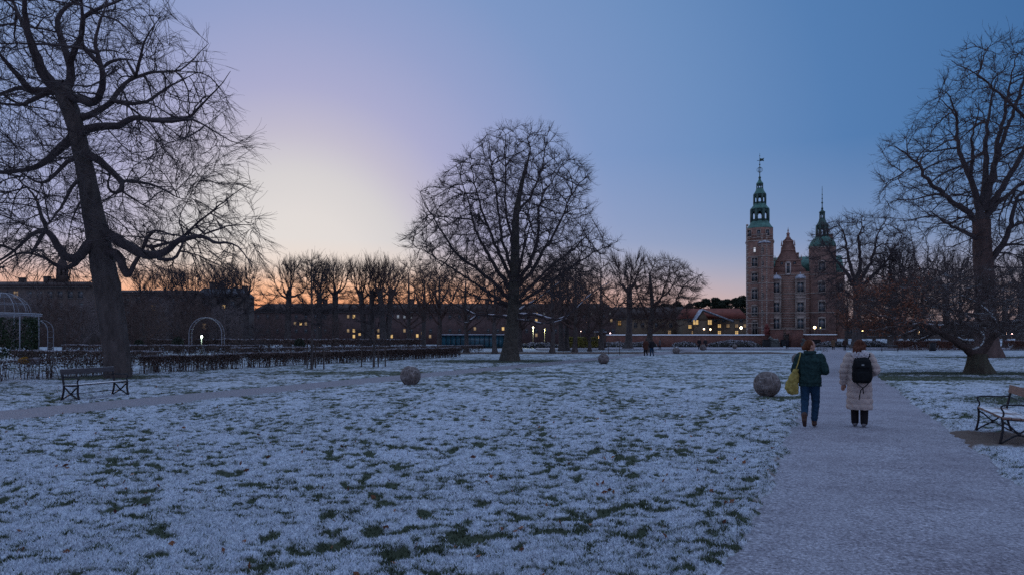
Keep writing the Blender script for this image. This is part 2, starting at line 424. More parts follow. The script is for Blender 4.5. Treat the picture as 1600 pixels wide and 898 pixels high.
for tx, ty, ta, n in tracks:
    a = R(ta); x, y = tx, ty; side = 1
    for k in range(n):
        a += rng.normal() * .13; st = rng.uniform(.55, .78)
        x += math.cos(a) * st; y += math.sin(a) * st; side = -side
        if rng.random() < .08: continue
        stamp(x - math.sin(a) * .11 * side, y + math.cos(a) * .11 * side, a + rng.normal() * .2, rng.uniform(.8, 1.15))
for k in range(70):                                # more walkers, any way across the grass
    d = rng.uniform(4.6, 34); x, y = rng.uniform(-.72, .40) * d, d; a = rng.choice((R(62), R(72), R(80), R(95), R(112), R(25), R(155))) + rng.normal() * .2; side = 1
    for q_ in range(int(rng.integers(14, 48))):
        a += rng.normal() * .1; st = rng.uniform(.55, .75); x += math.cos(a) * st; y += math.sin(a) * st; side = -side
        stamp(x - math.sin(a) * .10 * side, y + math.cos(a) * .10 * side, a + rng.normal() * .2, rng.uniform(.95, 1.25)); scuff(x, y, a)
for k in range(900):
    d = rng.uniform(4.5, 34); stamp(rng.uniform(-.75, .45) * d, d, rng.uniform(0, 6.3), rng.uniform(.4, .95))
h -= .042 * foot + .012 * trail; cover -= 1.0 * foot + .16 * trail * np.clip(.5 + 1.6 * pnoise(XX * 2.2, YY * 2.2, 85), 0, 1.2)
# bare ground round trunks and along path edges
def bare(x, y, rx, ry, k=.9):
    global cover
    r = np.sqrt(((XX - x) / rx) ** 2 + ((YY - y) / ry) ** 2)
    cover -= k * sstep(1.25, .4, r + .4 * pnoise(XX * 1.3, YY * 1.3, 21))
bare(0.0, 52.5, 7, 3.4); bare(22.5, 34.0, 5.5, 1.7); bare(-17.3, 30.5, 2.2, 2.0); bare(-5, 34.5, 9, 2.2, .45); bare(7.6, 20.0, .9, .7, .6); bare(42, 63, 6, 2.5)
bare(17, 30, 7, 2.2, .6); bare(14, 19, 2.5, 2, .4)
wob = .22 * pnoise(YY * 1.1, XX * .4, 31) + .10 * pnoise(YY * 4, XX * 2, 32) + .05 * pnoise(YY * 13, XX * 9, 34)
def inside(l, r): return np.minimum(XX - l(YY) + wob, r(YY) - XX + wob)
pd = np.maximum(inside(main_path_l, main_path_r), np.where(YY > 10, inside(side_path_l, side_path_r), -9))
cover -= .22 * sstep(-.5, -.05, pd) * sstep(-.4, .5, pnoise(XX * 1.1, YY * 1.1, 33))
h = h + .03; h = h * (1 - sstep(-.12, .12, pd)) - .075 * sstep(-.10, .14, pd)
dirt = sstep(1.2, .5, np.sqrt(((XX - 8.0 - .35 * (YY - 12)) / 1.25) ** 2 + ((YY - 12.0) / 1.15) ** 2)) + .62 * sstep(-.16, -.02, pd) * sstep(.0, .4, pnoise(XX * 2.8, YY * 2.2, 41))
h = h * edge - .13 * (1 - edge)
idx = np.arange(ny * nx).reshape(ny, nx)
Q = np.stack((idx[:-1, :-1], idx[:-1, 1:], idx[1:, 1:], idx[1:, :-1]), -1).reshape(-1, 4)
me = npmesh('lawn', np.stack((XX, YY, h), -1).reshape(-1, 3), Q)
for nm, arr in (('cover', cover), ('dirt', np.clip(dirt, 0, 1))):
    at = me.attributes.new(nm, 'FLOAT', 'POINT'); at.data.foreach_set('value', np.ascontiguousarray(arr, np.float32).ravel())
tag(link('lawn', me, lawn_m, smooth=True), kind='structure')
def lawn_sample(x, y):
    j = np.clip(np.searchsorted(ys, y), 0, ny - 1); u = x / ((y + 4.5) * .84)
    i = np.clip(((u + 1) / 2 * (nx - 1)).round().astype(int), 0, nx - 1)
    return h[j, i], cover[j, i], pd[j, i], dirt[j, i]

def lawn_foot(x, y):
    j = np.clip(np.searchsorted(ys, y), 0, ny - 1); i = np.clip(((x / ((y + 4.5) * .84) + 1) / 2 * (nx - 1)).round().astype(int), 0, nx - 1); return foot[j, i]
# blades of grass on the near lawn, rimed white or green where trodden
def blades():
    n = 620000
    y = 4.3 * (24 / 4.3) ** rng.random(n); x = rng.uniform(-.78, .78, n) * y
    hz, cv, pp, dd = lawn_sample(x, y)
    keep = (pp < -.02) & (dd < .4) & (lawn_foot(x, y) < rng.uniform(.2, 1.3, n)); x, y, hz, cv = x[keep], y[keep], hz[keep], cv[keep]; n = len(x)
    frost = cv + rng.normal(size=n) * .16 > .45
    hgt = rng.uniform(.008, .028, n) * np.interp(y, (6, 22), (1.0, .4)) * np.where(frost, 1, 1.25); w = (.0022 + .0006 * y) * rng.uniform(.7, 1.3, n)
    a = rng.uniform(0, 6.283, n); la = rng.uniform(0, 6.283, n); ln = rng.uniform(.2, 1.3, n) * hgt
    b0 = np.stack((x - np.cos(a) * w, y - np.sin(a) * w, hz - .004), -1); b1 = np.stack((x + np.cos(a) * w, y + np.sin(a) * w, hz - .004), -1)
    t = np.stack((x + np.cos(la) * ln, y + np.sin(la) * ln, hz + hgt), -1)
    V = np.stack((b0, b1, t), 1)
    mf = mat('frosted_blade', (.49, .545, .62), .8, .35, 9, coords='Generated'); mg = mat('green_blade', (.054, .074, .042), .7, .5, 30, coords='Generated')
    for nm, sel, m in (('frosted_grass', frost, mf), ('green_grass', ~frost, mg)):
        v = V[sel]; o = link(nm, npmesh(nm, v.reshape(-1, 3), None, np.arange(len(v) * 3).reshape(-1, 3)), m); tag(o, cat='grass', kind='stuff')
        o['label'] = 'white frosted grass blades over the lawn' if nm[0] == 'f' else 'green grass blades where the frost is trodden away'
blades()

# gravel paths
def gravel_mat(name):
    m, nt, b = nodes_of(name); L = nt.links.new
    ge = nt.nodes.new('ShaderNodeNewGeometry')
    def noise(sc_, det=4, ro=.6):
        n = nt.nodes.new('ShaderNodeTexNoise'); n.inputs['Scale'].default_value = sc_; n.inputs['Detail'].default_value = det; n.inputs['Roughness'].default_value = ro
        L(ge.outputs['Position'], n.inputs['Vector']); return n.outputs['Fac']
    def rmp(f, s):
        r = nt.nodes.new('ShaderNodeValToRGB'); L(f, r.inputs[0])
        while len(r.color_ramp.elements) < len(s): r.color_ramp.elements.new(.5)
        for e, (p, c) in zip(r.color_ramp.elements, s): e.position = p; e.color = tuple(c) + (1,)
        return r.outputs[0]
    def mul(a, c):
        n = nt.nodes.new('ShaderNodeMix'); n.data_type = 'RGBA'; n.blend_type = 'MULTIPLY'; n.inputs[0].default_value = 1; L(a, n.inputs[6]); L(c, n.inputs[7]); return n.outputs[2]
    fine = noise(30, 5, .85); mid = noise(5, 6, .75); big = noise(.7, 5, .6)
    c = rmp(fine, [(.34, (.07, .066, .072)), (.44, (.24, .236, .268)), (.55, (.40, .398, .45)), (.66, (.70, .715, .79))])
    c = mul(c, rmp(mid, [(.30, (.62, .60, .62)), (.52, (.92, .92, .93)), (.66, (1.0, 1.0, 1.0))])); c = mul(c, rmp(big, [(.3, (.74, .71, .72)), (.62, (1.0, 1.0, 1.0))]))
    L(c, b.inputs['Base Color']); b.inputs['Roughness'].default_value = .92; b.inputs['Specular IOR Level'].default_value = .15
    bp = nt.nodes.new('ShaderNodeBump'); bp.inputs['Strength'].default_value = .6; bp.inputs['Distance'].default_value = .012; L(fine, bp.inputs['Height']); L(bp.outputs[0], b.inputs['Normal'])
    return m
gravel = gravel_mat('frosted_gravel')
def path(name, l, r, y0, y1):
    yy = np.geomspace(y0 + 6, y1 + 6, 160) - 6; t = np.linspace(0, 1, 15)
    X = (l(yy) - .35)[:, None] * (1 - t) + (r(yy) + .35)[:, None] * t; Y = np.repeat(yy[:, None], 15, 1)
    z = -.022 + .012 * pnoise(X * 1.2, Y * 1.2, 51) + .03 * np.sin(t * math.pi)[None, :] ; z[:, 0] -= .12; z[:, -1] -= .12
    ii = np.arange(160 * 15).reshape(160, 15); Q = np.stack((ii[:-1, :-1], ii[:-1, 1:], ii[1:, 1:], ii[1:, :-1]), -1).reshape(-1, 4)
    tag(link(name, npmesh(name, np.stack((X, Y, z), -1).reshape(-1, 3), Q), gravel, smooth=True), kind='structure')
path('path', main_path_l, main_path_r, -5, 150); gravel2 = gravel.copy(); gravel2.name = 'paler_frosted_gravel'
for nd_ in gravel2.node_tree.nodes:
    if nd_.type == 'VALTORGB':
        for e_ in nd_.color_ramp.elements: e_.color = tuple(min(.8, v * 1.10) for v in e_.color[:3]) + (1,)
_g = gravel; gravel = gravel2; path('side_path', side_path_l, side_path_r, 3, 112); gravel = _g
g = Geo(); g.add([(4, 108, .012), (90, 108, .012), (90, 136, .012), (4, 136, .012)], [(0, 1, 2, 3)]); tag(g.obj('cross_path', gravel), kind='structure')
g = Geo(); g.add([(-30, 82, -.06), (34, 82, -.06), (34, 92, -.06), (-30, 92, -.06)], [(0, 1, 2, 3)])
tag(g.obj('leaf_litter', mat('leaf_litter', (.085, .055, .045), .95, .5, 3, c2=(.11, .09, .08))), kind='structure')
# ================================================================== BARE TREES
def colonize(pos, par, att, D, di, dk, iters, rng, jit=.18, trop=(0, 0, 0), inertia=.25, shut=None):
    """space colonization: branches grow towards the free points of the crown"""
    pos = list(map(np.asarray, pos)); par = list(par); trop = np.asarray(trop, float)
    att = np.asarray(att); P0 = np.array(pos)
    nd = np.full(len(att), 1e9); ni = np.zeros(len(att), int)
    for s0 in range(0, len(P0), 400):
        dm = np.linalg.norm(att[:, None] - P0[None, s0:s0 + 400], axis=2); k = dm.argmin(1); dv = dm[np.arange(len(att)), k]
        b = dv < nd; nd[b] = dv[b]; ni[b] = k[b] + s0
    nch = np.zeros(len(pos), int)
    for p in par:
        if p >= 0: nch[p] += 1
    nch = list(nch)
    if shut is not None:                        # nodes of a drawn limb that may not sprout: their crown points go to the next open node
        op = np.array([i for i in range(len(pos)) if not shut[i]])
        for s0 in range(0, len(att), 1500):
            dm = np.linalg.norm(att[s0:s0 + 1500, None] - P0[None, op], axis=2); k = dm.argmin(1); nd[s0:s0 + 1500] = dm[np.arange(len(k)), k]; ni[s0:s0 + 1500] = op[k]
    alive = nd > dk; att, nd, ni = att[alive], nd[alive], ni[alive]
    for it in range(iters):
        act = nd < di
        if not act.any() or len(pos) > 30000: break
        PA = np.array(pos); v = att[act] - PA[ni[act]]; v /= np.linalg.norm(v, axis=1, keepdims=True) + 1e-9
        acc = np.zeros((len(pos), 3)); np.add.at(acc, ni[act], v)
        src = np.unique(ni[act]); src = np.array([s for s in src if nch[s] < 3])
        if len(src) == 0: break
        d = acc[src]; d /= np.linalg.norm(d, axis=1, keepdims=True) + 1e-9
        pr = np.array([par[s] if par[s] >= 0 else s for s in src]); pd_ = PA[src] - PA[pr]; pd_ /= np.linalg.norm(pd_, axis=1, keepdims=True) + 1e-9
        first = np.array([nch[s] == 0 for s in src])[:, None]
        d = d + pd_ * np.where(first, .45, .7) + rng.normal(size=d.shape) * jit + trop
        d /= np.linalg.norm(d, axis=1, keepdims=True) + 1e-9
        new = PA[src] + d * D; b0 = len(pos)
        for s, q_ in zip(src, new): pos.append(q_); par.append(int(s)); nch[s] += 1; nch.append(0)
        dm = np.linalg.norm(att[:, None] - new[None], axis=2); k = dm.argmin(1); dv = dm[np.arange(len(att)), k]
        b = dv < nd; nd[b] = dv[b]; ni[b] = k[b] + b0
        alive = nd > dk; att, nd, ni = att[alive], nd[alive], ni[alive]
        if len(att) == 0: break
    return np.array(pos), np.array(par)

def resample(pts, step):
    pts = np.asarray(pts, float); s = np.concatenate(([0], np.cumsum(np.linalg.norm(np.diff(pts[:, :3], axis=0), axis=1))))
    n = max(2, int(round(s[-1] / step)) + 1); t = np.linspace(0, s[-1], n)
    out = np.stack([np.interp(t, s, pts[:, k]) for k in range(pts.shape[1])], -1)
    if n > 4:
        for _ in range(2): out[1:-1] = .25 * out[:-2] + .5 * out[1:-1] + .25 * out[2:]
    return out

def radii_of(pos, par, fixed, r0, Rroot):
    n = len(pos); leaves = np.zeros(n); nch = np.zeros(n, int)
    for p in par:
        if p >= 0: nch[p] += 1
    leaves[nch == 0] = 1
    for i in range(n - 1, 0, -1): leaves[par[i]] += leaves[i]
    ex = math.log(max(leaves[0], 3)) / math.log(Rroot / r0)
    r = r0 * leaves ** (1 / ex)
    for i in range(1, n):
        if fixed[i] > 0: r[i] = fixed[i]
        else: r[i] = min(r[i], r[par[i]] * .92)
    if fixed[0] > 0: r[0] = fixed[0]
    return r, leaves

def chains_of(pos, par, r, leaves, trunk_flag):
    n = len(pos); ch = [[] for _ in range(n)]
    for i in range(1, n): ch[par[i]].append(i)
    start = [(0, -1)]; out = []
    while start:
        i, p = start.pop(); c = [p, i] if p >= 0 else [i]; cur = i
        while ch[cur]:
            k = sorted(ch[cur], key=lambda j: -(r[j] * 1000 + leaves[j] * .001 + (50 if trunk_flag[j] else 0)))
            for j in k[1:]: start.append((j, cur))
            cur = k[0]; c.append(cur)
        if len(c) > 1: out.append(c)
    return out

def twig_set(p0, d0, L, r, rng, trop, spread, bend=.3, m=4, out=None):
    n = len(p0); d = d0 + (0 if out is None else out) + rng.normal(size=(n, 3)) * spread; d /= np.linalg.norm(d, axis=1, keepdims=True) + 1e-9
    Ls = (L * rng.uniform(.55, 1.35, n))[:, None]; pts = [p0]
    for k in range(m - 1):
        pts.append(pts[-1] + d * Ls / (m - 1))
        d = d + np.asarray(trop) * bend + rng.normal(size=(n, 3)) * .10; d /= np.linalg.norm(d, axis=1, keepdims=True) + 1e-9
    Pn = np.stack(pts, 1); Rn = r * np.linspace(1, .45, m)[None, :] * rng.uniform(.8, 1.2, n)[:, None]
    return Pn, Rn

class TreeMesh: pass
def grow(trunk, limbs, att, rng, D=.5, di=4.0, dk=.8, iters=160, r0=.008, twigs=(6000, .7, .006), twigs2=(9000, .35, .0045), trop=(0, 0, 0), ttrop=(0, 0, .4),
         spread=.6, flare=1.6, jit=.18, origin=None, leaf=None, knobs=0, thin=.05, wob=.12, sprout=.3, radial=.5, ex=None):
    """trunk: [(xyz, r)...]; limbs: list of such; all in world space. returns trunk mesh, crown mesh (relative to origin)"""
    tp = resample([list(p) + [r_] for p, r_ in trunk], D)
    pos = [t[:3] for t in tp]; par = [-1] + list(range(len(tp) - 1)); fixed = [t[3] for t in tp]; flag = [True] * len(tp)
    for lb in limbs:
        lp = resample([list(p) + [r_] for p, r_ in lb], D)
        lp[1:, :3] += rng.normal(size=(len(lp) - 1, 3)) * D * wob
        a = np.linalg.norm(np.array(pos) - lp[0, :3], axis=1); k = int(a.argmin())
        for j, t in enumerate(lp):
            if j == 0 and a[k] < D * 1.5: continue
            pos.append(t[:3]); par.append(k); fixed.append(t[3]); flag.append(False); k = len(pos) - 1
    nf = len(pos); shut = rng.random(nf) > sprout; tips = set(range(nf)) - set(par); shut[list(tips)] = False
    if sprout < 1: shut[:len(tp) - 1] |= rng.random(len(tp) - 1) > .2
    pos, par = colonize(pos, par, att, D, di, dk, iters, rng, jit, trop, shut=shut)
    n = len(pos); fixed = np.concatenate((fixed, np.zeros(n - nf))); flag = np.array(list(flag) + [False] * (n - nf))
    r, leaves = radii_of(pos, par, fixed, r0, max(fixed[0], .05))
    mc = np.arange(n); best = np.zeros(n)
    for i in range(1, n):
        if leaves[i] > best[par[i]]: best[par[i]] = leaves[i]; mc[par[i]] = i
    for _ in range(3):
        q_ = .5 * pos + .25 * pos[np.maximum(par, 0)] + .25 * pos[mc]; q_[:nf] = pos[:nf]; q_[mc == np.arange(n)] = pos[mc == np.arange(n)]; pos = q_
    pos[nf:] += rng.normal(size=(n - nf, 3)) * D * .05
    o = np.zeros(3) if origin is None else np.asarray(origin, float)
    gt, gc = Geo(), Geo(); groups = {}
    for c in chains_of(pos, par, r, leaves, flag):
        rr = r[c].copy()
        if len(c) > 1 and not flag[c[0]] is True: rr[0] = min(rr[0], rr[1] * 1.5)
        tr = flag[c[min(1, len(c) - 1)]] and flag[c[0]]
        if tr:
            k = sum(1 for i in c if flag[i]); ct = c[:k]
            pts = pos[ct] - o; R_ = r[ct].copy(); hgt = pts[:, 2] - pts[0, 2]
            # trunk with root flare and fluted bark
            pts2 = resample(np.concatenate((pts, R_[:, None]), 1), min(D, .25)); hz = pts2[:, 2] - pts2[0, 2]
            sides = 28; a_ = np.arange(sides) / sides * 2 * math.pi
            lob = 1 + .10 * np.sin(a_ * 5 + 1) + .06 * np.sin(a_ * 9 + 2)
            V, Qd = tubes(pts2[None, :, :3], pts2[None, :, 3], sides); V = V.reshape(len(pts2), sides, 3)
            ctr = pts2[:, None, :3]; fl = 1 + (flare - 1) * np.exp(-hz / (R_[0] * 1.1))[:, None] * lob[None, :] ** 3
            rough = 1 + .035 * np.sin(a_[None] * 7 + hz[:, None] * 1.3) + .05 * rng.normal(size=(len(pts2), sides)) * .5
            V = ctr + (V - ctr) * (fl * rough)[:, :, None]
            V[0, :, 2] -= .15
            gt.add(V.reshape(-1, 3), Qd)
            c = c[k - 1:]; rr = r[c].copy()
            if len(c) < 2: continue
        groups.setdefault((len(c), 3 if rr.max() < .02 else 4 if rr.max() < .035 else 6 if rr.max() < .09 else 10), []).append((pos[c] - o, rr))
    for (m_, sides), L_ in groups.items():
        V, Qd = tubes(np.array([a for a, _ in L_]), np.array([b for _, b in L_]), sides); gc.add(V, Qd)
    dirs = pos - pos[np.maximum(par, 0)]; dirs /= np.linalg.norm(dirs, axis=1, keepdims=True) + 1e-9
    cand = np.where((r < thin) & (np.arange(n) >= min(nf, n - 1)))[0]
    if len(cand) == 0: cand = np.arange(1, n)
    w = 1 / (r[cand] + .01); w /= w.sum()
    tw_pts = None
    if twigs and twigs[0]:
        k = rng.choice(cand, twigs[0], p=w); base = pos[k] - o + dirs[k] * (rng.random(len(k)) * D)[:, None] * -.9
        ctr = np.array([0, 0, np.percentile(pos[:, 2] - o[2], 35)]); ou = base - ctr; ou /= np.linalg.norm(ou, axis=1, keepdims=True) + 1e-9
        Pn, Rn = twig_set(base, dirs[k], twigs[1], twigs[2], rng, ttrop, spread, out=ou * radial)
        V, Qd = tubes(Pn, Rn, 3); gc.add(V, Qd); tw_pts = Pn
    if twigs2 and twigs2[0] and tw_pts is not None:
        k = rng.integers(0, len(tw_pts), twigs2[0]); s = rng.integers(1, 4, twigs2[0]); d = tw_pts[k, s] - tw_pts[k, s - 1]; d /= np.linalg.norm(d, axis=1, keepdims=True) + 1e-9
        Pn, Rn = twig_set(tw_pts[k, s], d, twigs2[1], twigs2[2], rng, ttrop, spread, m=3)
        V, Qd = tubes(Pn, Rn, 3); gc.add(V, Qd)
    gl = None
    if leaf:
        k = rng.integers(0, len(tw_pts), leaf[0]); cc = tw_pts[k, rng.integers(1, 4, leaf[0])] + rng.normal(size=(leaf[0], 3)) * .06
        if len(leaf) > 2: cc = cc[leaf[2](cc)]
        gl = Geo(); V, Qd = leafquads(cc, leaf[1], rng); gl.add(V, Qd)
    t = TreeMesh(); t.trunk = gt.mesh('trunk'); t.crown = gc.mesh('crown'); t.leaves = gl.mesh('leaves') if gl else None
    t.trunk.polygons.foreach_set('use_smooth', np.ones(len(t.trunk.polygons), bool)); t.crown.polygons.foreach_set('use_smooth', np.ones(len(t.crown.polygons), bool))
    return t
def snow_cap(e, limbs, origin, rng, part=.8, up=.75):
    """snow lying along the tops of some boughs, each drift its own piece"""
    for lb_ in limbs:
        L_ = resample([list(p) + [r_] for p, r_ in lb_], .16); k = len(L_); i = 0
        while i < k - 4:
            n = int(rng.integers(5, 16)); seg = L_[i:i + n]
            if len(seg) > 3 and rng.random() < part:
                r_ = seg[:, 3] * .72 * np.sin(np.linspace(.3, math.pi - .3, len(seg))) + .006; p = seg[:, :3] - origin; p[:, 2] += seg[:, 3] * up
                g = Geo(); g.tube(p, r_, 6); g.obj('snow_cap', mat('snow', (.72, .75, .80), .8, .12, 8), e, smooth=True)
            i += n + int(rng.integers(0, 3))
def plant(name, t, loc, label, cat, group=None, bark=None, twigm=None, leafm=None, rz=0.0, scale=1.0):
    e = empty(name, loc, label, cat, group, rz, scale)
    link('trunk', t.trunk, bark, e); link('crown', t.crown, twigm or bark, e)
    if t.leaves: link('leaves', t.leaves, leafm, e)
    return e

def crown_pts(rows, d, n, rng, depth=1.0, axis=None, dmin=0.0):
    """points filling a crown: rows of (photo row, left column, right column) seen at distance d; round in plan"""
    ys_ = [r_[0] for r_ in rows]; out = []; hm = max(r_[2] - r_[1] for r_ in rows) / 2
    while sum(len(o_) for o_ in out) < n:
        y = rng.uniform(ys_[0], ys_[-1], n * 3); xl = np.interp(y, ys_, [r_[1] for r_ in rows]); xr = np.interp(y, ys_, [r_[2] for r_ in rows])
        hw = (xr - xl) / 2; u = rng.uniform(-1, 1, len(y)); v = rng.uniform(-1, 1, len(y))
        ok = (u * u + v * v < 1) & (rng.random(len(y)) < (hw / hm) ** 2 + .08)
        y, xl, xr, hw, u, v = y[ok], xl[ok], xr[ok], hw[ok], u[ok], v[ok]
        dy = v * hw / F * d * depth
        p = PV((xl + xr) / 2 + u * hw, y, d); p[:, 1] += dy; p[:, 0] *= 1; out.append(p)
    return np.concatenate(out)[:n]
def limb(d, pts, r0, r1, dy=0.0, curve=0.0, sc_=None):
    r1 = r1 * .5
    """a limb drawn by photo pixels at distance d, leaning dy metres away along its length; radii in pixels"""
    n = len(pts); out = []
    for i, (x, y) in enumerate(pts):
        t = i / (n - 1); dd = d + dy * t + curve * math.sin(t * math.pi)
        out.append((P(x, y, dd), (r1 + (r0 - r1) * (1 - t) ** 1.25) / F * d))
    return out

bark_d = mat('dark_bark', (.082, .072, .068), .9, .40, 4, bump=1.0, bscale=11, streak=(1, 1, .30))
bark_s = mat('dark_bark_dusted', (.050, .043, .040), .9, .35, 5, bump=.8, bscale=14, snow=.22, coords='Object')
bark_low = mat('bark_under_snow', (.052, .043, .041), .9, .35, 5, bump=.8, bscale=14, snow=.42)
twig_d = mat('dark_twigs', (.062, .052, .054), .9, .3, 2)
twig_f = mat('frosted_twigs', (.150, .122, .120), .9, .35, 2)
twig_w = mat('brown_twigs', (.092, .062, .054), .9, .3, 2)
bark_m = mat('mossy_bark', (.085, .070, .056), .9, .4, 3, bump=.9, bscale=12, c2=(.07, .072, .052), streak=(1, 1, .4))

# ---- the old tree on the left
rng = np.random.default_rng(11); d = 30.5
trunk = [(P(x, y, d), r_ / F * d) for x, y, r_ in [(184, 589, 17.5), (183, 560, 18.5), (180, 530, 18.5), (174, 490, 19), (166, 440, 19), (158, 400, 17), (147, 340, 15.5), (138, 290, 13.5), (128, 240, 12), (118, 200, 12), (108, 165, 12.5), (97, 138, 13.5)]]
LM = []
LK = .82
def lb(pts, r0, r1, dy=0., cv=0.): LM.append(limb(d, pts, r0 * LK, r1, dy, cv))
lb([(92, 140), (72, 125), (60, 100), (53, 77), (42, 52), (40, 25), (38, 0), (34, -50), (30, -110)], 12, 3, -1.5)
lb([(53, 77), (40, 45), (27, 20), (20, 0), (5, -50)], 6, 2, 2)
lb([(105, 140), (111, 128), (112, 110), (104, 86), (91, 45), (88, 30), (97, 15), (112, 5), (135, -8), (150, -40), (160, -90)], 9, 2, 1.5)
lb([(111, 92), (124, 66), (131, 45), (130, 28), (126, 8), (128, -20), (140, -60)], 6, 1.8, -2.5)
lb([(130, 28), (150, 15), (175, 7), (198, -3), (225, -16)], 4.5, 1.2, -1)
lb([(104, 148), (120, 153), (138, 161), (152, 160), (158, 145), (163, 125), (160, 105), (152, 88), (147, 72), (149, 52), (160, 28), (165, 5), (180, -30)], 9, 1.8, -3, -1)
lb([(160, 106), (172, 94), (190, 92), (205, 93), (220, 96)], 4, 1.2, 1)
lb([(118, 186), (135, 183), (155, 175), (172, 163), (180, 150), (190, 136), (205, 122), (225, 117), (240, 112), (265, 112), (283, 112), (296, 98), (312, 82), (326, 68)], 7, 1.1, 3.5)
lb([(212, 119), (220, 98), (220, 80), (226, 62), (240, 40), (255, 22)], 3.5, 1, -1)
lb([(178, 158), (200, 163), (232, 161), (250, 144), (265, 135), (282, 128), (300, 115), (332, 111)], 4.5, 1, 1.5, 1)
lb([(124, 210), (140, 200), (160, 197), (185, 198), (199, 190), (208, 182), (225, 186), (250, 190), (275, 190), (296, 184), (312, 190), (332, 205), (356, 219), (384, 227)], 8.5, 1, -2, -.8)
lb([(296, 184), (312, 168), (322, 158), (337, 140), (350, 128), (360, 112)], 3, .9, -1)
lb([(92, 142), (70, 142), (50, 143), (30, 136), (10, 145), (-20, 150), (-60, 140)], 9, 2, 2)
lb([(50, 143), (35, 128), (20, 110), (8, 94), (-6, 78), (-40, 50)], 7, 2, -2)
lb([(66, 147), (45, 162), (25, 166), (5, 163), (-25, 160)], 5, 1.5, -1.5)
lb([(116, 214), (95, 230), (82, 245), (65, 258), (45, 265), (25, 268), (0, 271), (-30, 268), (-70, 280)], 9, 2.5, 2.5)
lb([(124, 243), (100, 256), (85, 275), (70, 288), (55, 287), (42, 274), (25, 265)], 4.5, 1.8, -2)
lb([(132, 275), (112, 290), (104, 310), (95, 325), (80, 345), (68, 358), (60, 370)], 4, 1.4, -3)
lb([(136, 300), (120, 325), (110, 350), (106, 375)], 2.5, 1, 2)
lb([(133, 240), (155, 250), (168, 262), (178, 273), (190, 281), (194, 291), (186, 304), (176, 309), (167, 299), (165, 284), (172, 276)], 8, 2.5, -1.5)
lb([(192, 283), (218, 284), (245, 290), (262, 300), (280, 311), (300, 313)], 3.5, .9, -1.5)
lb([(192, 300), (215, 315), (240, 330), (250, 335)], 2.2, .8, 1)
lb([(160, 362), (185, 375), (205, 388), (225, 398), (240, 400), (260, 395), (270, 381), (280, 374), (300, 371), (320, 366), (336, 386), (350, 376), (370, 380), (385, 400), (397, 424)], 11, 1, -2, -1)
lb([(220, 394), (230, 372), (236, 357), (255, 362), (272, 369)], 4.5, 2, 0)
lb([(225, 388), (250, 383), (268, 378), (285, 373)], 4, 3, -.3)
lb([(238, 400), (255, 409), (273, 408), (280, 398), (285, 380), (290, 365), (276, 345), (286, 328), (300, 300)], 4.5, .9, 1.5)
lb([(285, 373), (300, 355), (320, 340), (345, 320), (370, 300), (392, 285)], 3.2, .8, -1)
lb([(320, 366), (345, 355), (375, 350), (400, 352)], 2.5, .8, 1)
lb([(168, 392), (185, 398), (192, 412), (196, 430), (200, 438), (206, 420), (214, 404), (222, 394)], 10, 5, -1, -.5)
lb([(150, 372), (135, 385), (125, 401), (113, 410), (100, 400), (90, 385), (82, 367), (75, 356), (60, 358), (45, 370), (25, 390), (5, 405), (-25, 416)], 11, 2.5, -2, -1)
lb([(118, 412), (105, 419), (95, 425), (85, 411), (65, 400), (45, 393), (20, 398), (0, 412), (-20, 430)], 5, 2, -1)
lb([(72, 357), (62, 330), (58, 310), (45, 296), (30, 281), (10, 270)], 4, 1.2, 2)
att = crown_pts([(-140, -20, 190), (-60, -150, 250), (20, -210, 250), (60, -230, 300), (110, -240, 332), (150, -240, 352), (200, -240, 375), (238, -230, 380), (258, -200, 352), (275, -190, 372), (300, -180, 392), (340, -150, 402), (380, -140, 415), (405, -120, 412), (432, -60, 385)], d, 7500, rng, .9)
att = att[(np.abs(att[:, 1] - d) > 1.0) | (rng.random(len(att)) < .8)]
att = att[~((att[:, 2] < 4.6) & (np.abs(att[:, 0] - P(170, 0, d)[0]) < 1.6))]
t = grow(trunk, LM, att, rng, D=.30, di=3.5, dk=.38, r0=.0125, twigs=(14000, .95, .0092), twigs2=(17000, .5, .0070), ttrop=(0, 0, -.3), spread=.26, flare=1.12, sprout=.28, origin=GX(186, d), jit=.15, thin=.04, trop=(0, 0, -.03), wob=.04)
e = plant('broad_tree', t, GX(186, d), 'huge old bare tree with crooked limbs behind the wooden bench', 'tree', None, bark_d, twig_d)

# ---- the domed tree in the middle
LK = .82
rng = np.random.default_rng(5); d = 53.0; LM = []
trunk = [(P(x, y, d), r_ / F * d) for x, y, r_ in [(797, 562, 11.5), (798, 540, 11), (800, 510, 9.8), (803, 470, 9.2), (804, 430, 8), (805, 380, 6.5), (806, 335, 5.2), (811, 308, 4), (818, 273, 2.8), (826, 250, 1.6), (829, 232, .8)]]
lb([(800, 440), (790, 418), (777, 392), (763, 355), (752, 330), (745, 300), (738, 270), (735, 240)], 4.2, 1, -2)
lb([(800, 455), (782, 430), (765, 402), (750, 376), (738, 345), (731, 312), (720, 280), (712, 255)], 4.5, 1, 2.5)
lb([(798, 470), (775, 445), (745, 420), (715, 398), (695, 372), (680, 345), (665, 320), (655, 300)], 4, .9, -3)
lb([(798, 478), (770, 462), (738, 440), (700, 415), (668, 395), (640, 380)], 3.6, .9, 3)
lb([(802, 430), (790, 395), (780, 350), (777, 310), (770, 270), (765, 230), (762, 212)], 3.6, .9, 1)
lb([(804, 400), (795, 360), (790, 320), (790, 270), (788, 235), (790, 210)], 3, .9, -3)
lb([(806, 335), (828, 310), (842, 280), (850, 245), (855, 215), (858, 198)], 2.8, .8, 1)
lb([(804, 445), (826, 418), (836, 390), (842, 362), (840, 332), (848, 305), (868, 275), (885, 250)], 4.4, .9, -2.5)
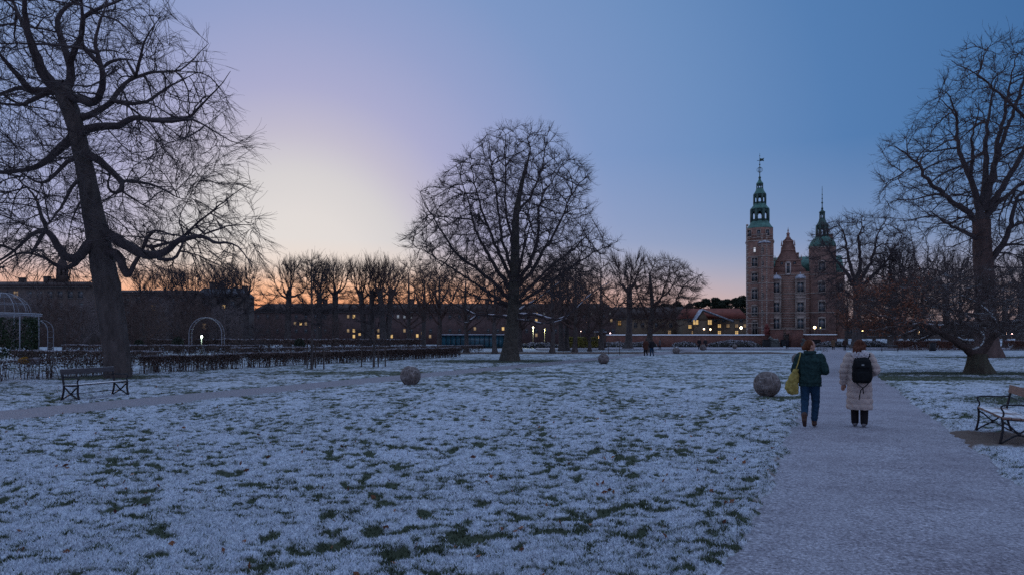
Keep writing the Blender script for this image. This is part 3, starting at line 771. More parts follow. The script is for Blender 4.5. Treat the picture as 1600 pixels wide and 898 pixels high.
lb([(803, 455), (830, 425), (847, 394), (862, 375), (876, 345), (888, 315), (905, 285), (925, 268)], 4.2, .9, 2)
lb([(803, 470), (835, 442), (862, 415), (890, 395), (915, 370), (935, 352)], 3.8, .9, 3)
lb([(802, 478), (840, 455), (880, 425), (915, 402), (950, 385), (962, 378)], 3.4, .8, -2)
lb([(799, 495), (775, 493), (745, 492), (720, 481), (700, 470), (685, 455), (672, 440)], 3, .8, -2.5)
lb([(745, 492), (728, 505), (715, 500), (700, 486)], 1.6, .6, 1)
lb([(803, 492), (835, 490), (852, 496), (870, 499), (886, 494), (900, 482), (915, 466), (935, 450), (955, 440)], 3, .8, -3)
lb([(801, 500), (825, 500), (850, 506), (870, 502), (885, 497)], 2.2, .9, -4.5)
lb([(806, 488), (820, 478), (838, 468), (860, 452), (880, 436)], 3, .8, 3)
lb([(796, 480), (770, 470), (745, 466), (715, 450), (690, 425)], 2.6, .7, 4.5)
lb([(803, 450), (815, 410), (820, 370), (826, 330), (832, 290)], 3, .8, -4.5)
lb([(803, 450), (812, 415), (822, 380), (830, 345), (860, 310)], 3, .8, 4.5)
att = crown_pts([(203, 772, 866), (208, 756, 868), (212, 745, 872), (238, 738, 876), (246, 712, 890), (265, 700, 925), (292, 672, 930), (300, 652, 922), (330, 652, 926), (350, 650, 930), (360, 640, 935), (380, 624, 962), (395, 640, 966), (412, 664, 940), (440, 676, 930), (470, 700, 915)], d, 9000, rng, .95)
t = grow(trunk, LM, att, rng, D=.38, di=4.2, dk=.44, r0=.0150, twigs=(20000, .58, .0082), twigs2=(28000, .34, .0066), ttrop=(0, 0, .4), spread=.33, sprout=.3, trop=(0, 0, .10), flare=1.45, origin=GX(797, d), jit=.13, thin=.04, wob=.10)
e = plant('broad_tree', t, GX(797, d), 'tall bare tree with a wide domed crown alone mid lawn', 'tree', None, mat('trunk_bark', (.078, .074, .062), .9, .4, 4, bump=.8, bscale=14), twig_d)

snow_cap(e, [LM[11], LM[12], LM[13], LM[14], LM[15]], GX(797, d), rng)
# ---- the tall tree on the right
rng = np.random.default_rng(21); d = 62.0; LM = []
trunk = [(P(x, y, d), r_ / F * d) for x, y, r_ in [(1541, 557, 15), (1541, 530, 14.5), (1540, 480, 14.5), (1538, 430, 13.5), (1535, 390, 13), (1533, 344, 12)]]
lb([(1530, 348), (1514, 334), (1494, 320), (1474, 304), (1450, 284), (1440, 264), (1432, 250), (1415, 240), (1400, 230), (1385, 228)], 6.5, 1, -2)
lb([(1440, 262), (1425, 262), (1405, 275), (1385, 290)], 2.2, .8, -1.5)
lb([(1531, 340), (1526, 304), (1511, 264), (1497, 237), (1494, 207), (1496, 185), (1480, 165), (1465, 155)], 6.5, 1, 1.5)
lb([(1496, 190), (1490, 168), (1485, 150), (1470, 138)], 2.5, .8, -2)
lb([(1516, 275), (1520, 240), (1516, 220), (1525, 190), (1530, 165)], 4, 1, -3)
lb([(1534, 335), (1540, 284), (1539, 237), (1542, 205), (1545, 175), (1548, 150), (1560, 120)], 7, 1.2, 2)
lb([(1536, 335), (1548, 284), (1557, 250), (1560, 210), (1568, 184), (1575, 150), (1580, 115), (1590, 85)], 7, 1.2, -2.5)
lb([(1538, 345), (1552, 322), (1578, 304), (1600, 283), (1640, 260), (1690, 240)], 6, 1.5, 1)
lb([(1538, 420), (1560, 392), (1575, 370), (1582, 340), (1590, 310), (1620, 270), (1650, 220)], 7, 2, -3)
lb([(1535, 380), (1518, 366), (1500, 360), (1480, 350), (1462, 335), (1455, 330)], 5, 1.5, -2)
lb([(1640, 200), (1610, 190), (1590, 172), (1570, 156), (1550, 138), (1527, 117), (1508, 106), (1485, 95)], 4, 1, -3)
lb([(1527, 117), (1535, 95), (1545, 75), (1550, 65)], 2, .7, 0)
lb([(1540, 335), (1580, 270), (1610, 220), (1640, 200), (1680, 120), (1700, 60)], 6, 2, 2)
lb([(1530, 430), (1500, 440), (1470, 425), (1440, 418), (1410, 425)], 3.5, 1, 2.5)
lb([(1540, 330), (1560, 240), (1600, 130), (1610, 90), (1620, 60)], 5, 1, 0)
att = crown_pts([(55, 1530, 1680), (80, 1484, 1740), (120, 1476, 1760), (150, 1452, 1780), (190, 1432, 1790), (215, 1384, 1800), (250, 1378, 1800), (300, 1374, 1790), (340, 1400, 1780), (380, 1428, 1740), (430, 1450, 1680)], d, 8500, rng, .75)
t = grow(trunk, LM, att, rng, D=.48, di=5.5, dk=.6, r0=.018, twigs=(13000, .85, .0125), twigs2=(16000, .5, .0100), ttrop=(0, 0, .2), spread=.36, sprout=.3, flare=1.5, origin=GX(1541, d), jit=.2, thin=.05)
plant('broad_tree', t, GX(1541, d), 'very tall bare tree with a reddish trunk at right edge', 'tree', None, mat('reddish_bark', (.105, .072, .064), .9, .35, 3, bump=.8, bscale=12, streak=(1, 1, .35)), twig_d)

# ---- the low spreading tree in front of it, snow on its boughs
rng = np.random.default_rng(33); d = 34.0; LM = []
trunk = [(P(x, y, d), r_ / F * d) for x, y, r_ in [(1528, 582, 13), (1527, 570, 12), (1526, 560, 11.5), (1527, 552, 12)]]
lb([(1524, 555), (1508, 543), (1490, 531), (1466, 516), (1446, 508), (1420, 502), (1395, 500), (1372, 492), (1350, 482), (1335, 470)], 8, 1, -2.5)
lb([(1524, 548), (1505, 533), (1488, 524), (1478, 520), (1465, 508), (1450, 497)], 6, 1.2, 3)
lb([(1530, 550), (1545, 536), (1556, 522), (1560, 510), (1575, 505), (1590, 500), (1620, 497), (1660, 490)], 8, 2, -1.5)
lb([(1556, 514), (1540, 506), (1515, 504), (1490, 507), (1465, 509), (1440, 505), (1410, 508), (1385, 512), (1360, 516)], 4, .8, -3.5)
lb([(1560, 510), (1548, 490), (1530, 475), (1505, 462), (1480, 455)], 4, .8, 2)
lb([(1540, 506), (1520, 490), (1490, 482), (1455, 478), (1425, 470), (1395, 462), (1370, 456)], 3, .7, -1.5)
lb([(1446, 508), (1420, 520), (1400, 524), (1380, 526), (1355, 524)], 2.5, .7, -1.5)
lb([(1470, 518), (1440, 530), (1425, 534), (1410, 524)], 3, 1, 2)
lb([(1575, 505), (1570, 485), (1580, 465), (1600, 450), (1630, 440)], 4, 1, 2)
lb([(1530, 548), (1540, 530), (1528, 512), (1535, 490), (1545, 468)], 4, 1, 4.5)
lb([(1372, 492), (1350, 500), (1330, 498)], 1.6, .6, 0)
att = crown_pts([(425, 1420, 1640), (440, 1360, 1690), (460, 1328, 1720), (480, 1316, 1740), (500, 1322, 1740), (515, 1340, 1720), (528, 1390, 1640)], d, 4500, rng, .8)
red = lambda c: (c[:, 0] < -3.7) & (rng.random(len(c)) < np.clip((-c[:, 0] - 3.4) / 2.2, 0, 1)) & (np.sin(c[:, 0] * 2.1) + np.sin(c[:, 2] * 3.2) + np.sin(c[:, 1] * 1.7) > -.4)
t = grow(trunk, LM, att, rng, D=.28, di=3.2, dk=.36, r0=.0075, sprout=.35, twigs=(15000, .5, .0058), twigs2=(18000, .28, .0046), ttrop=(0, 0, .1), spread=.6, flare=1.7, origin=GX(1528, d), jit=.24, thin=.03, leaf=(60000, .05, red))
e = plant('spreading_tree', t, GX(1528, d), 'low wide spreading tree with snow lined boughs and rust leaves', 'tree', None, bark_m, mat('low_twigs', (.085, .064, .060), .9, .3, 4, snow=.07), mat('rust_leaves', (.16, .055, .035), .8, .5, 8, c2=(.22, .09, .05)))

snow_cap(e, LM[:10], GX(1528, d), rng, .5, .85)
# ================================================================== TREES AND HEDGES BEHIND
def pollard(seed, h, spread_, shoots, twos=False, lean=0.0, side=True, knobh=.66):
    """pollarded lime: thick trunk, knuckled head, a brush of upright shoots and a few drooping side boughs"""
    rng = np.random.default_rng(seed); kh = h * knobh
    trunk = [((lean * z, .1 * math.sin(z * .7 + seed), z), r_) for z, r_ in ((0, .58), (1, .50), (kh * .5, .45), (kh, .40))]
    LMB = []; heads = []
    for k in range(7):
        a = k / 7 * 6.283 + rng.normal() * .3; l = spread_ * rng.uniform(.35, .8); z0 = kh * rng.uniform(.86, 1.0); up = rng.uniform(.6, 1.5)
        x0 = lean * z0; e = (x0 + math.cos(a) * l, math.sin(a) * l, z0 + up)
        LMB.append([((x0, 0, z0), .22), ((x0 + math.cos(a) * l * .5, math.sin(a) * l * .5, z0 + up * .25), .16), (e, .11)]); heads.append(e)
    heads.append((lean * kh, 0, kh + .2))
    if side:
        for k in range(int(rng.integers(3, 6))):
            a = rng.uniform(0, 6.283); l = spread_ * rng.uniform(.7, 1.2); z0 = kh * rng.uniform(.55, .8)
            LMB.append([((lean * z0, 0, z0), .11), ((lean * z0 + math.cos(a) * l * .5, math.sin(a) * l * .5, z0 + .5), .07), ((lean * z0 + math.cos(a) * l, math.sin(a) * l, z0 - .3), .03)])
    hd = np.array(heads); n = 900
    c = hd[rng.integers(0, len(hd), n)]; d = c - np.array((lean * kh, 0, kh - 3.2)); d /= np.linalg.norm(d, axis=1, keepdims=True)
    att = c + d * rng.uniform(.2, 1.0, n)[:, None] * (h - kh) * .75 + rng.normal(size=(n, 3)) * .35
    n2 = 90; at2 = np.stack((rng.normal(size=n2) * spread_ * .75, rng.normal(size=n2) * spread_ * .75, rng.uniform(kh * .6, kh * 1.05, n2)), -1); at2[:, 0] += lean * at2[:, 2]
    t = grow(trunk, LMB, np.concatenate((att, at2)), rng, D=.42, di=3, dk=.5, r0=.014, twigs=(shoots, 1.45, .0165), twigs2=(int(shoots * .5), .7, .013), trop=(0, 0, .25), ttrop=(0, 0, .8), spread=.2, flare=1.5, jit=.2, thin=.06, sprout=.8, radial=.32)
    return t
def bushy(seed, h, w, n=900, kh=.28, r=.32, tw=1700, trop=.1, leafy=None):
    """untrimmed bare tree with a round mass of branches"""
    rng = np.random.default_rng(seed)
    trunk = [((0, 0, 0), r), ((.1, 0, h * kh * .6), r * .85), ((.1, .1, h * kh), r * .8), ((0, .2, h * .55), r * .5), ((.1, .1, h * .8), r * .2)]
    LMB = []
    for k in range(8):
        a = k * 2.4 + rng.normal() * .3; z0 = h * rng.uniform(kh * .8, kh * 1.5); l = w * rng.uniform(.5, .85); up = h * rng.uniform(.15, .4)
        LMB.append([((0, 0, z0), r * .45), ((math.cos(a) * l * .5, math.sin(a) * l * .5, z0 + up * .4), r * .3), ((math.cos(a) * l, math.sin(a) * l, z0 + up), r * .08)])
    u = rng.normal(size=(n, 3)); u /= np.linalg.norm(u, axis=1, keepdims=True); u *= rng.random(n)[:, None] ** .4
    cz = h * (kh + 1) / 2; att = np.stack((u[:, 0] * w, u[:, 1] * w, cz + u[:, 2] * h * (1 - kh) / 2), -1)
    return grow(trunk, LMB, att, rng, D=.5, di=4.5, dk=.7, r0=.018, twigs=(tw, .95, .014), twigs2=(int(tw * .8), .55, .0115), ttrop=(0, 0, trop), spread=.4, flare=1.5, jit=.2, thin=.05, sprout=.35, leaf=leafy)

PT = [pollard(101, 13.6, 2.0, 1700), pollard(102, 13.4, 1.6, 1500, lean=.04), pollard(103, 13.8, 2.5, 2100, lean=-.03), pollard(104, 13.2, 1.6, 1000, lean=.08, knobh=.7), pollard(105, 13.4, 1.5, 1000, lean=-.08, knobh=.68)]
pol_list = [  # px, d, top row, mesh, label
 (222, 112, 426, 1, 'pollarded tree showing its brush right beside the huge old trunk'),
 (300, 112, 423, 2, 'pollarded tree with its brush above the roof between the arch and the first pollard'),
 (356, 113, 421, 0, 'pollarded tree with its brush above the snowy roof right of the arch'),
 (265, 104, 424, 0, 'pollarded tree behind the trellis garden, first right of the huge old tree'),
 (330, 106, 424, 3, 'pollarded tree standing right above the round rose arch'),
 (384, 108, 418, 2, 'pollarded tree between the round arch and the orange gap in the sky'),
 (449, 110, 411, 2, 'broad fan headed pollarded tree on the right of the orange gap'),
 (497, 111, 413, 1, 'pollarded tree just behind the tall staked sapling'),
 (524, 112, 411, 0, 'pollarded tree with a straight thin stem, left of the twin stems'),
 (571, 111, 414, 4, 'left stem of the twin pollarded trees rising together'),
 (575, 110, 413, 3, 'right stem of the twin pollarded trees rising together'),
 (601, 109, 409, 4, 'left stem of the pollarded pair shaped like a V'),
 (604, 110, 410, 3, 'right stem of the pollarded pair shaped like a V'),
 (982, 118, 402, 2, 'wide fan headed pollarded tree in front of the brick wall left end'),
 (1396, 118, 392, 2, 'pollarded tree right of the castle, standing behind the rust leaves'),
 (1478, 120, 398, 0, 'pollarded tree behind the low spreading tree on the right'),
 (1592, 112, 388, 3, 'dark pollarded tree cut by the right picture edge'),
]
for i, (px, d, top, k, lab) in enumerate(pol_list):
    s_ = ZP(top, d) / 13.6; rot = 0.0 if k > 2 else (.0, 2.1, 4.0, 1.0)[i % 4]
    plant('pollarded_tree', PT[k], GX(px, d), lab, 'tree', 'pollarded trees in rows behind the lawn', bark_d, twig_w if px > 900 or 480 < px < 620 else twig_d, rz=rot, scale=s_)
BT = [bushy(201, 13, 4.6), bushy(202, 12, 4.0, kh=.22), bushy(203, 13.5, 3.6, kh=.34, r=.36), bushy(204, 11, 5.0, kh=.2, trop=.3)]
BT += [bushy(205, 13, 5.0, n=1300, kh=.20, r=.4, tw=2700), bushy(206, 12, 5.2, n=1300, kh=.16, r=.4, tw=2700, trop=.3)]
bush_list = [  # px, d, top, mesh, label
 (20, 84, 452, 1, 'dark tangled tree behind the dome of the arbour'),
 (78, 88, 458, 3, 'dark tangled tree right of the domed arbour'),
 (128, 80, 462, 0, 'dark tangled tree just left of the huge old trunk'),
 (205, 84, 455, 1, 'dark tangled tree just right of the huge old trunk'),
 (245, 92, 462, 2, 'dark tangled tree below the first pollard'),
 (300, 88, 468, 3, 'dark tangled tree behind the left side of the round arch'),
 (356, 94, 474, 1, 'dark tangled tree behind the right side of the round arch'),
 (420, 99, 487, 3, 'low dark tangled tree below the orange gap in the sky'),
 (520, 102, 492, 1, 'low dark tangled tree before the barracks left part'),
 (640, 96, 398, 0, 'round bare tree right of the V shaped pollards'),
 (662, 104, 410, 2, 'slim bare tree behind the left outer boughs of the domed tree'),
 (686, 92, 404, 2, 'bare tree with a straight dark stem left of the teal shelter'),
 (729, 87, 402, 0, 'bare tree with a thick foot beside the hedge end'),
 (773, 83, 412, 2, 'bare tree just left of the domed tree trunk'),
 (812, 96, 420, 1, 'bare tree half hidden behind the domed tree trunk'),
 (863, 84, 398, 0, 'dark dense tree with the flared foot beside the lamp posts'),
 (877, 100, 392, 2, 'thin stemmed tree second left of the yellow lit hedge'),
 (886, 102, 396, 1, 'thin stemmed tree touching the yellow lit hedge on its left'),
 (898, 90, 394, 0, 'dark dense tree standing before the yellow lit hedge'),
 (921, 97, 452, 3, 'small bare tree before the bright kiosk window'),
 (940, 108, 404, 1, 'bare tree left of the brick wall end'),
 (1322, 150, 432, 1, 'small bare tree in the gap just right of the castle'),
 (1365, 146, 440, 3, 'small bare tree behind the rust leaves'),
 (1415, 150, 420, 0, 'bare tree behind the left boughs of the very tall tree'),
 (1545, 140, 415, 2, 'bare tree seen through the low spreading crown'),
 (100, 74, 470, 1, 'tangled bare tree close behind the sparse hedge at left'),
 (165, 96, 456, 2, 'tangled bare tree hidden behind the huge old trunk'),
 (225, 78, 468, 3, 'tangled bare tree right of the huge old trunk, nearer the hedge'),
 (55, 96, 450, 0, 'tangled bare tree behind the domed arbour roof'),
 (278, 98, 452, 1, 'tangled bare tree left of the snowy roofed building'),
 (340, 92, 478, 3, 'low tangled tree right behind the round iron arch'),
 (1392, 134, 372, 1, 'bare tree behind the big round one right of the castle'),
 (1440, 140, 430, 2, 'bare tree beyond the long brown hedge'),
 (1500, 126, 402, 0, 'bare tree behind the trunk of the very tall tree'),
 (1570, 132, 420, 1, 'bare tree beyond the pair of bright lamps on the right'),
]
for i, (px, d, top, k, lab) in enumerate(bush_list):
    k = 4 + i % 2 if px < 400 else k; hh = (13, 12, 13.5, 11, 13, 12)[k]; s_ = ZP(top, d) / hh
    plant('bare_tree', BT[k], GX(px, d), lab, 'tree', 'bare trees in rows behind the lawn', bark_d, (twig_f, twig_w, twig_d)[i % 3] if px < 430 else twig_w if px > 1300 or px < 820 else twig_d, rz=i * 1.7, scale=s_)
rng = np.random.default_rng(62); d = 120.0
trunk = [(P(x, y, d), r_ / F * d) for x, y, r_ in [(1338, 543, 6.5), (1339, 500, 6), (1340, 470, 5.8), (1338, 448, 5.5), (1340, 430, 4.5)]]
LM = [limb(d, p, r0, r1, dy) for p, r0, r1, dy in [([(1338, 450), (1322, 425), (1305, 405), (1290, 385), (1278, 365)], 3.6, .8, -2), ([(1338, 445), (1328, 415), (1322, 385), (1318, 360), (1305, 345)], 3.4, .8, 2), ([(1340, 440), (1345, 405), (1340, 375), (1348, 350), (1345, 338)], 3.4, .8, 0), ([(1340, 445), (1358, 415), (1368, 390), (1372, 360), (1385, 345)], 3.4, .8, -2),
     ([(1340, 450), (1365, 430), (1385, 410), (1400, 385), (1412, 365)], 3.4, .8, 2), ([(1338, 470), (1320, 455), (1302, 445), (1285, 430)], 2.4, .7, -3), ([(1340, 470), (1362, 460), (1385, 450), (1408, 430)], 2.6, .7, 3)]]
att = crown_pts([(335, 1325, 1370), (345, 1292, 1392), (365, 1270, 1412), (400, 1268, 1420), (440, 1276, 1418), (475, 1300, 1392)], d, 2600, rng, .9)
t = grow(trunk, LM, att, rng, D=.6, di=6, dk=.75, r0=.026, twigs=(5000, 1.2, .019), twigs2=(6000, .7, .015), ttrop=(0, 0, .3), spread=.36, origin=GX(1338, d), jit=.2, thin=.07)
plant('bare_tree', t, GX(1338, d), 'big round bare tree close right of the castle', 'tree', None, bark_d, twig_d)
# leaning tree by the couple on the side path
rng = np.random.default_rng(61); d = 95.0
trunk = [(P(x, y, d), r_ / F * d) for x, y, r_ in [(1014, 548, 4.8), (1015, 530, 4.4), (1016, 515, 4.2), (1020, 480, 3.4), (1017, 450, 2.6), (1015, 428, 1.6)]]
LM = [limb(d, [(1017, 520), (1035, 508), (1050, 494), (1056, 470), (1066, 448), (1085, 432), (1098, 428)], 2.6, .8, -1), limb(d, [(1017, 505), (1000, 470), (992, 440), (985, 425)], 2, .7, 1), limb(d, [(1018, 490), (1035, 460), (1045, 430), (1048, 408)], 2, .7, 2), limb(d, [(1050, 494), (1062, 512), (1075, 500)], 1.5, .6, 0), limb(d, [(1018, 480), (1050, 450), (1062, 425)], 2, .6, -3)]
att = crown_pts([(402, 1005, 1052), (420, 985, 1075), (440, 978, 1100), (462, 975, 1092), (500, 985, 1070), (515, 1000, 1050)], d, 1800, rng, .9)
t = grow(trunk, LM, att, rng, D=.42, di=4, dk=.6, r0=.02, twigs=(5000, .9, .0150), twigs2=(5000, .55, .0125), ttrop=(.15, 0, .35), spread=.36, origin=GX(1014, d), jit=.2, thin=.05)
plant('bare_tree', t, GX(1014, d), 'leaning bare tree with a low right bough beside the strolling couple', 'tree', None, bark_d, twig_w)

# far pines beside the castle
def pine(seed, h):
    rng = np.random.default_rng(seed); g1, g2 = Geo(), Geo(); g1.tube([(0, 0, 0), (.1, 0, h * .5), (0, .1, h * .9)], [.4, .3, .1], 8)
    cs = []
    for k in range(16):
        z = h * rng.uniform(.42, .98); a = rng.uniform(0, 6.28); l = (1.15 - z / h) * h * .38 * rng.uniform(.3, 1)
        c = np.array((math.cos(a) * l, math.sin(a) * l, z)); n = 260; u = rng.normal(size=(n, 3)); u /= np.linalg.norm(u, axis=1, keepdims=True); cs.append(c + u * rng.random(n)[:, None] ** .4 * np.array((1.7, 1.7, .9)) * rng.uniform(.7, 1.2))
        g1.tube([(0, 0, z - l * .3), tuple(c)], [.12, .03], 5)
    V, Qd = leafquads(np.concatenate(cs), .42, rng, aspect=.4); g2.add(V, Qd)
    return g1.mesh('trunk'), g2.mesh('crown')
PN = [pine(301, 16), pine(302, 17), pine(303, 15)]; needle = mat('pine_needles', (.022, .032, .020), .9, .5, 1.5)
for i, (px, top, k, lab) in enumerate([(1040, 474, 0, 'dark pine farthest left, above the snowy roofed house'), (1058, 470, 2, 'dark pine second from the left behind the leaning tree'), (1076, 474, 1, 'dark pine behind the left end of the red roof'),
    (1092, 471, 0, 'dark pine above the lit house gable'), (1106, 467, 1, 'dark pine above the middle of the red roof'), (1120, 464, 2, 'tall dark pine above the red roof'), (1135, 468, 0, 'dark pine in the dip above the red roof'), (1148, 466, 1, 'dark pine second left of the castle tower'), (1160, 461, 2, 'tallest dark pine touching the castle tower edge'), (1030, 478, 1, 'small dark pine behind the leaning tree crown')]):
    d = 268 + (i * 7) % 23; e = empty('pine_tree', GX(px, d), lab, 'tree', 'pines beyond the red roofs', i * 1.3, ZP(top, d) / (16, 17, 15)[k])
    link('trunk', PN[k][0], bark_d, e); link('crown', PN[k][1], needle, e)

# hedges -------------------------------------------------------------
hedge_leaf = mat('dry_beech_leaves', (.092, .062, .053), .9, .5, 6, c2=(.115, .085, .075)); hedge_stem = mat('hedge_stems', (.095, .075, .068), .9, .3, 5)
frost_leaf = mat('frosted_leaves', (.34, .34, .38), .9, .3, 8)
def hedge(name, p0, p1, w, hgt, label, n_leaf, n_stem, size=.05, low=.0, lm=hedge_leaf, frost=.12, group=None, cat='hedge', thin_at=None):
    rng = np.random.default_rng(int(abs(p0[0] * 13 + p0[1] * 7)) + 5); p0 = np.asarray(p0, float); p1 = np.asarray(p1, float)
    dv = p1 - p0; ln = math.hypot(*dv); u = dv / ln; nv = np.array((-u[1], u[0])); e = empty(name, (p0[0], p0[1], 0), label, cat, group)
    s = rng.random(n_leaf) * ln; z = hgt * (low + (1 - low) * rng.beta(2.2, .85, n_leaf)); tt = rng.uniform(-.5, .5, n_leaf) * w * (1 + .15 * np.sin(s * 2.1))
    z *= 1 + .02 * np.sin(s * 1.3) + .02 * np.sin(s * 4.1)
    if thin_at is not None:
        keep = rng.random(n_leaf) < np.clip(thin_at(s / ln) + (z / hgt > .6) * .25, 0, 1); s, z, tt = s[keep], z[keep], tt[keep]
    C = np.stack((u[0] * s + nv[0] * tt, u[1] * s + nv[1] * tt, z), -1)
    top = z > hgt * .93
    g1, g2 = Geo(), Geo(); V, Qd = leafquads(C, size, rng); g1.add(V, Qd); g1.obj('foliage', lm, e)
    s2 = rng.random(n_stem) * ln; t2 = rng.uniform(-.4, .4, n_stem) * w; b = np.stack((u[0] * s2 + nv[0] * t2, u[1] * s2 + nv[1] * t2, np.zeros(n_stem)), -1)
    lean = rng.normal(size=(n_stem, 3)) * .08; lean[:, 2] = 1; Pn = np.stack([b + lean * hgt * k * rng.uniform(.85, 1.05, n_stem)[:, None] for k in (0, .33, .66, 1.0)], 1); Pn[:, 1:3] += rng.normal(size=(n_stem, 2, 3)) * .03
    V, Qd = tubes(Pn, np.tile((.016, .014, .011, .006), (n_stem, 1)), 4); g2.add(V, Qd); 
    tw, tr = twig_set(Pn[rng.integers(0, n_stem, n_stem * 4), rng.integers(1, 4, n_stem * 4)], rng.normal(size=(n_stem * 4, 3)), .28, .006, rng, (0, 0, .3), .4); V, Qd = tubes(tw, tr, 3); g2.add(V, Qd); g2.obj('stems', hedge_stem, e)['kind'] = 'stuff'
    if frost:
        n = int(n_leaf * frost); s = rng.random(n) * ln; tt = rng.uniform(-.5, .5, n) * w; z = hgt * (1 + .02 * np.sin(s * 1.3) + .02 * np.sin(s * 4.1)) * rng.uniform(.985, 1.02, n)
        V, Qd = leafquads(np.stack((u[0] * s + nv[0] * tt, u[1] * s + nv[1] * tt, z), -1), size * .8, rng, flat=0); g = Geo(); g.add(V, Qd); g.obj('frost', frost_leaf, e)['kind'] = 'stuff'
    return e
hl = lambda y: (.42 * y - 32.2, y)
hedge('beech_hedge', hl(24.5), hl(33.5), .45, .85, 'sparse beech hedge with snow showing through behind the wooden bench', 4200, 170, .04, .05, frost=.05, thin_at=lambda s: .55)
hedge('beech_hedge', hl(34.0), hl(40.0), .5, .84, 'short brown beech hedge between the huge old tree and the saplings', 11000, 170, .04, .15, frost=.10, thin_at=lambda s: .45 + .5 * s)
hedge('beech_hedge', hl(40.4), hl(65), .7, .86, 'long trimmed brown beech hedge ending left of the domed tree', 52000, 520, .045, .16, frost=.12, thin_at=lambda s: .5 + .5 * s)
hedge('beech_hedge', (-24, 60), (-3.5, 84), .8, .9, 'far dark hedge with a snow line behind the long brown one', 9000, 150, .07, .0, frost=.28)
hedge('beech_hedge', (-42, 66), (-22, 62), .8, 1.1, 'garden hedge with a snow line beneath the round arch', 8000, 150, .07, .0, frost=.28)
hedge('beech_hedge', (-34, 48), (-22, 44), .8, .9, 'low twiggy garden hedge left of the huge old trunk', 5200, 120, .06, .0, frost=.22)
hedge('beech_hedge', (-48, 90), (-12, 94), 1.0, 1.6, 'tall garden hedge before the dark tangled trees', 12000, 150, .10, .0, frost=.12)
hedge('brown_hedge', (55, 101), (68.5, 103), 1.2, 1.35, 'long rust brown hedge with snow on top right of the path end', 14000, 160, .08, .0, mat('rust_hedge', (.13, .06, .045), .9, .5, 5), .14)
hedge('brown_hedge', (73, 104), (92, 106), 1.2, 1.35, 'long rust brown hedge behind the tall trees at right', 14000, 160, .08, .0, mat('rust_hedge', (.13, .06, .045)), .14)
hedge('clipped_hedge', GX(884, 122)[:2], GX(934, 122)[:2], 1.0, 1.9, 'clipped hedge lit yellow by the street lamps', 9000, 60, .12, .0, mat('lamplit_leaves', (.22, .20, .05), .9, .5, 2), 0)  # the lamps' yellow light is put into the leaf colour
# low frosted mounds of shrubs before the wall
def mound(px, d, w, hgt, label, seed):
    rng = np.random.default_rng(seed); n = int(900 * w); u = rng.normal(size=(n, 3)); u[:, 2] = abs(u[:, 2]); u /= np.linalg.norm(u, axis=1, keepdims=True)
    lump = 1 + .12 * np.sin(u[:, 0] * 9 + seed) * np.cos(u[:, 1] * 7); C = u * lump[:, None] * np.array((w, 1.3, hgt)) * rng.uniform(.9, 1.02, n)[:, None]
    e = empty('frosted_shrub', GX(px, d), label, 'shrub', 'low frosted shrubs along the brick wall'); f = rng.random(n) < .25 + .5 * u[:, 2]
    for nm, sel, m in (('foliage', ~f, mat('dark_green_leaves', (.03, .04, .028), .8, .5, 4)), ('frost', f, frost_leaf)):
        V, Qd = leafquads(C[sel], .13, rng); g = Geo(); g.add(V, Qd); g.obj(nm, m, e)['kind'] = 'stuff'
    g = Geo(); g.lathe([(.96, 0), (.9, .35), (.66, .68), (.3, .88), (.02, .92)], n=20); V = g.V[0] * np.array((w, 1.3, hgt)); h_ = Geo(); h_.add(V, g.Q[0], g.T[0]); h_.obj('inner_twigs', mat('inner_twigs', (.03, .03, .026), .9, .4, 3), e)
for i, (px, w, hg, lab) in enumerate([(842, 4.2, .95, 'low frosted shrub left of the trunk beside the lamp posts'), (912, 3.8, .95, 'low frosted shrub under the yellow lit hedge'), (962, 3.2, 1.0, 'low frosted shrub at the left end of the brick wall'), (1003, 3.0, 1.0, 'low frosted shrub behind the strolling couple'), (1070, 2.6, 1.05, 'low frosted shrub left of the two dark figures'), (1148, 5.0, 1.35, 'large frosted shrub mound before the castle wall'), (1300, 3.4, 1.1, 'low frosted shrub right of the castle gate'), (1360, 3.6, 1.2, 'low frosted shrub behind the woman in the pale coat')]):
    mound(px, 136 if px > 940 else 128, w, hg, lab, 400 + i)

# saplings with stakes ---------------------------------------------------
def sapling(px, d, hgt, r, label, seed, n=1400, w=.9):
    rng = np.random.default_rng(seed); o = GX(px, d)
    trunk = [((0, 0, 0), r), ((.03, 0, hgt * .4), r * .8), ((-.02, .03, hgt * .75), r * .5), ((.02, 0, hgt), r * .15)]
    att = np.stack((rng.normal(size=500) * w * .5, rng.normal(size=500) * w * .5, rng.uniform(hgt * .35, hgt * .92, 500)), -1)
    t = grow(trunk, [], att, rng, D=.2, di=1.5, dk=.3, r0=.006, twigs=(n, .5, .0075), twigs2=(n // 2, .3, .006), trop=(0, 0, .25), ttrop=(0, 0, .6), spread=.3, jit=.15, thin=.03, flare=1.1, sprout=1)
    return plant('sapling', t, o, label, 'tree', None, bark_d, twig_d)
sapling(487, 38.8, 6.6, .075, 'tall thin sapling with upright shoots at the hedge corner', 71)
sapling(584, 42.0, 3.6, .07, 'short young tree standing among wooden stakes by the hedge', 72, 700, .7)
sapling(398, 62.0, 3.0, .05, 'small young tree right of the round arch', 73, 500, .6)
sapling(922, 108.0, 3.2, .06, 'slim young tree with a stake left of the brick wall', 74, 300, .8)
wood_stake = mat('weathered_stake', (.085, .068, .058), .9, .35, 5)
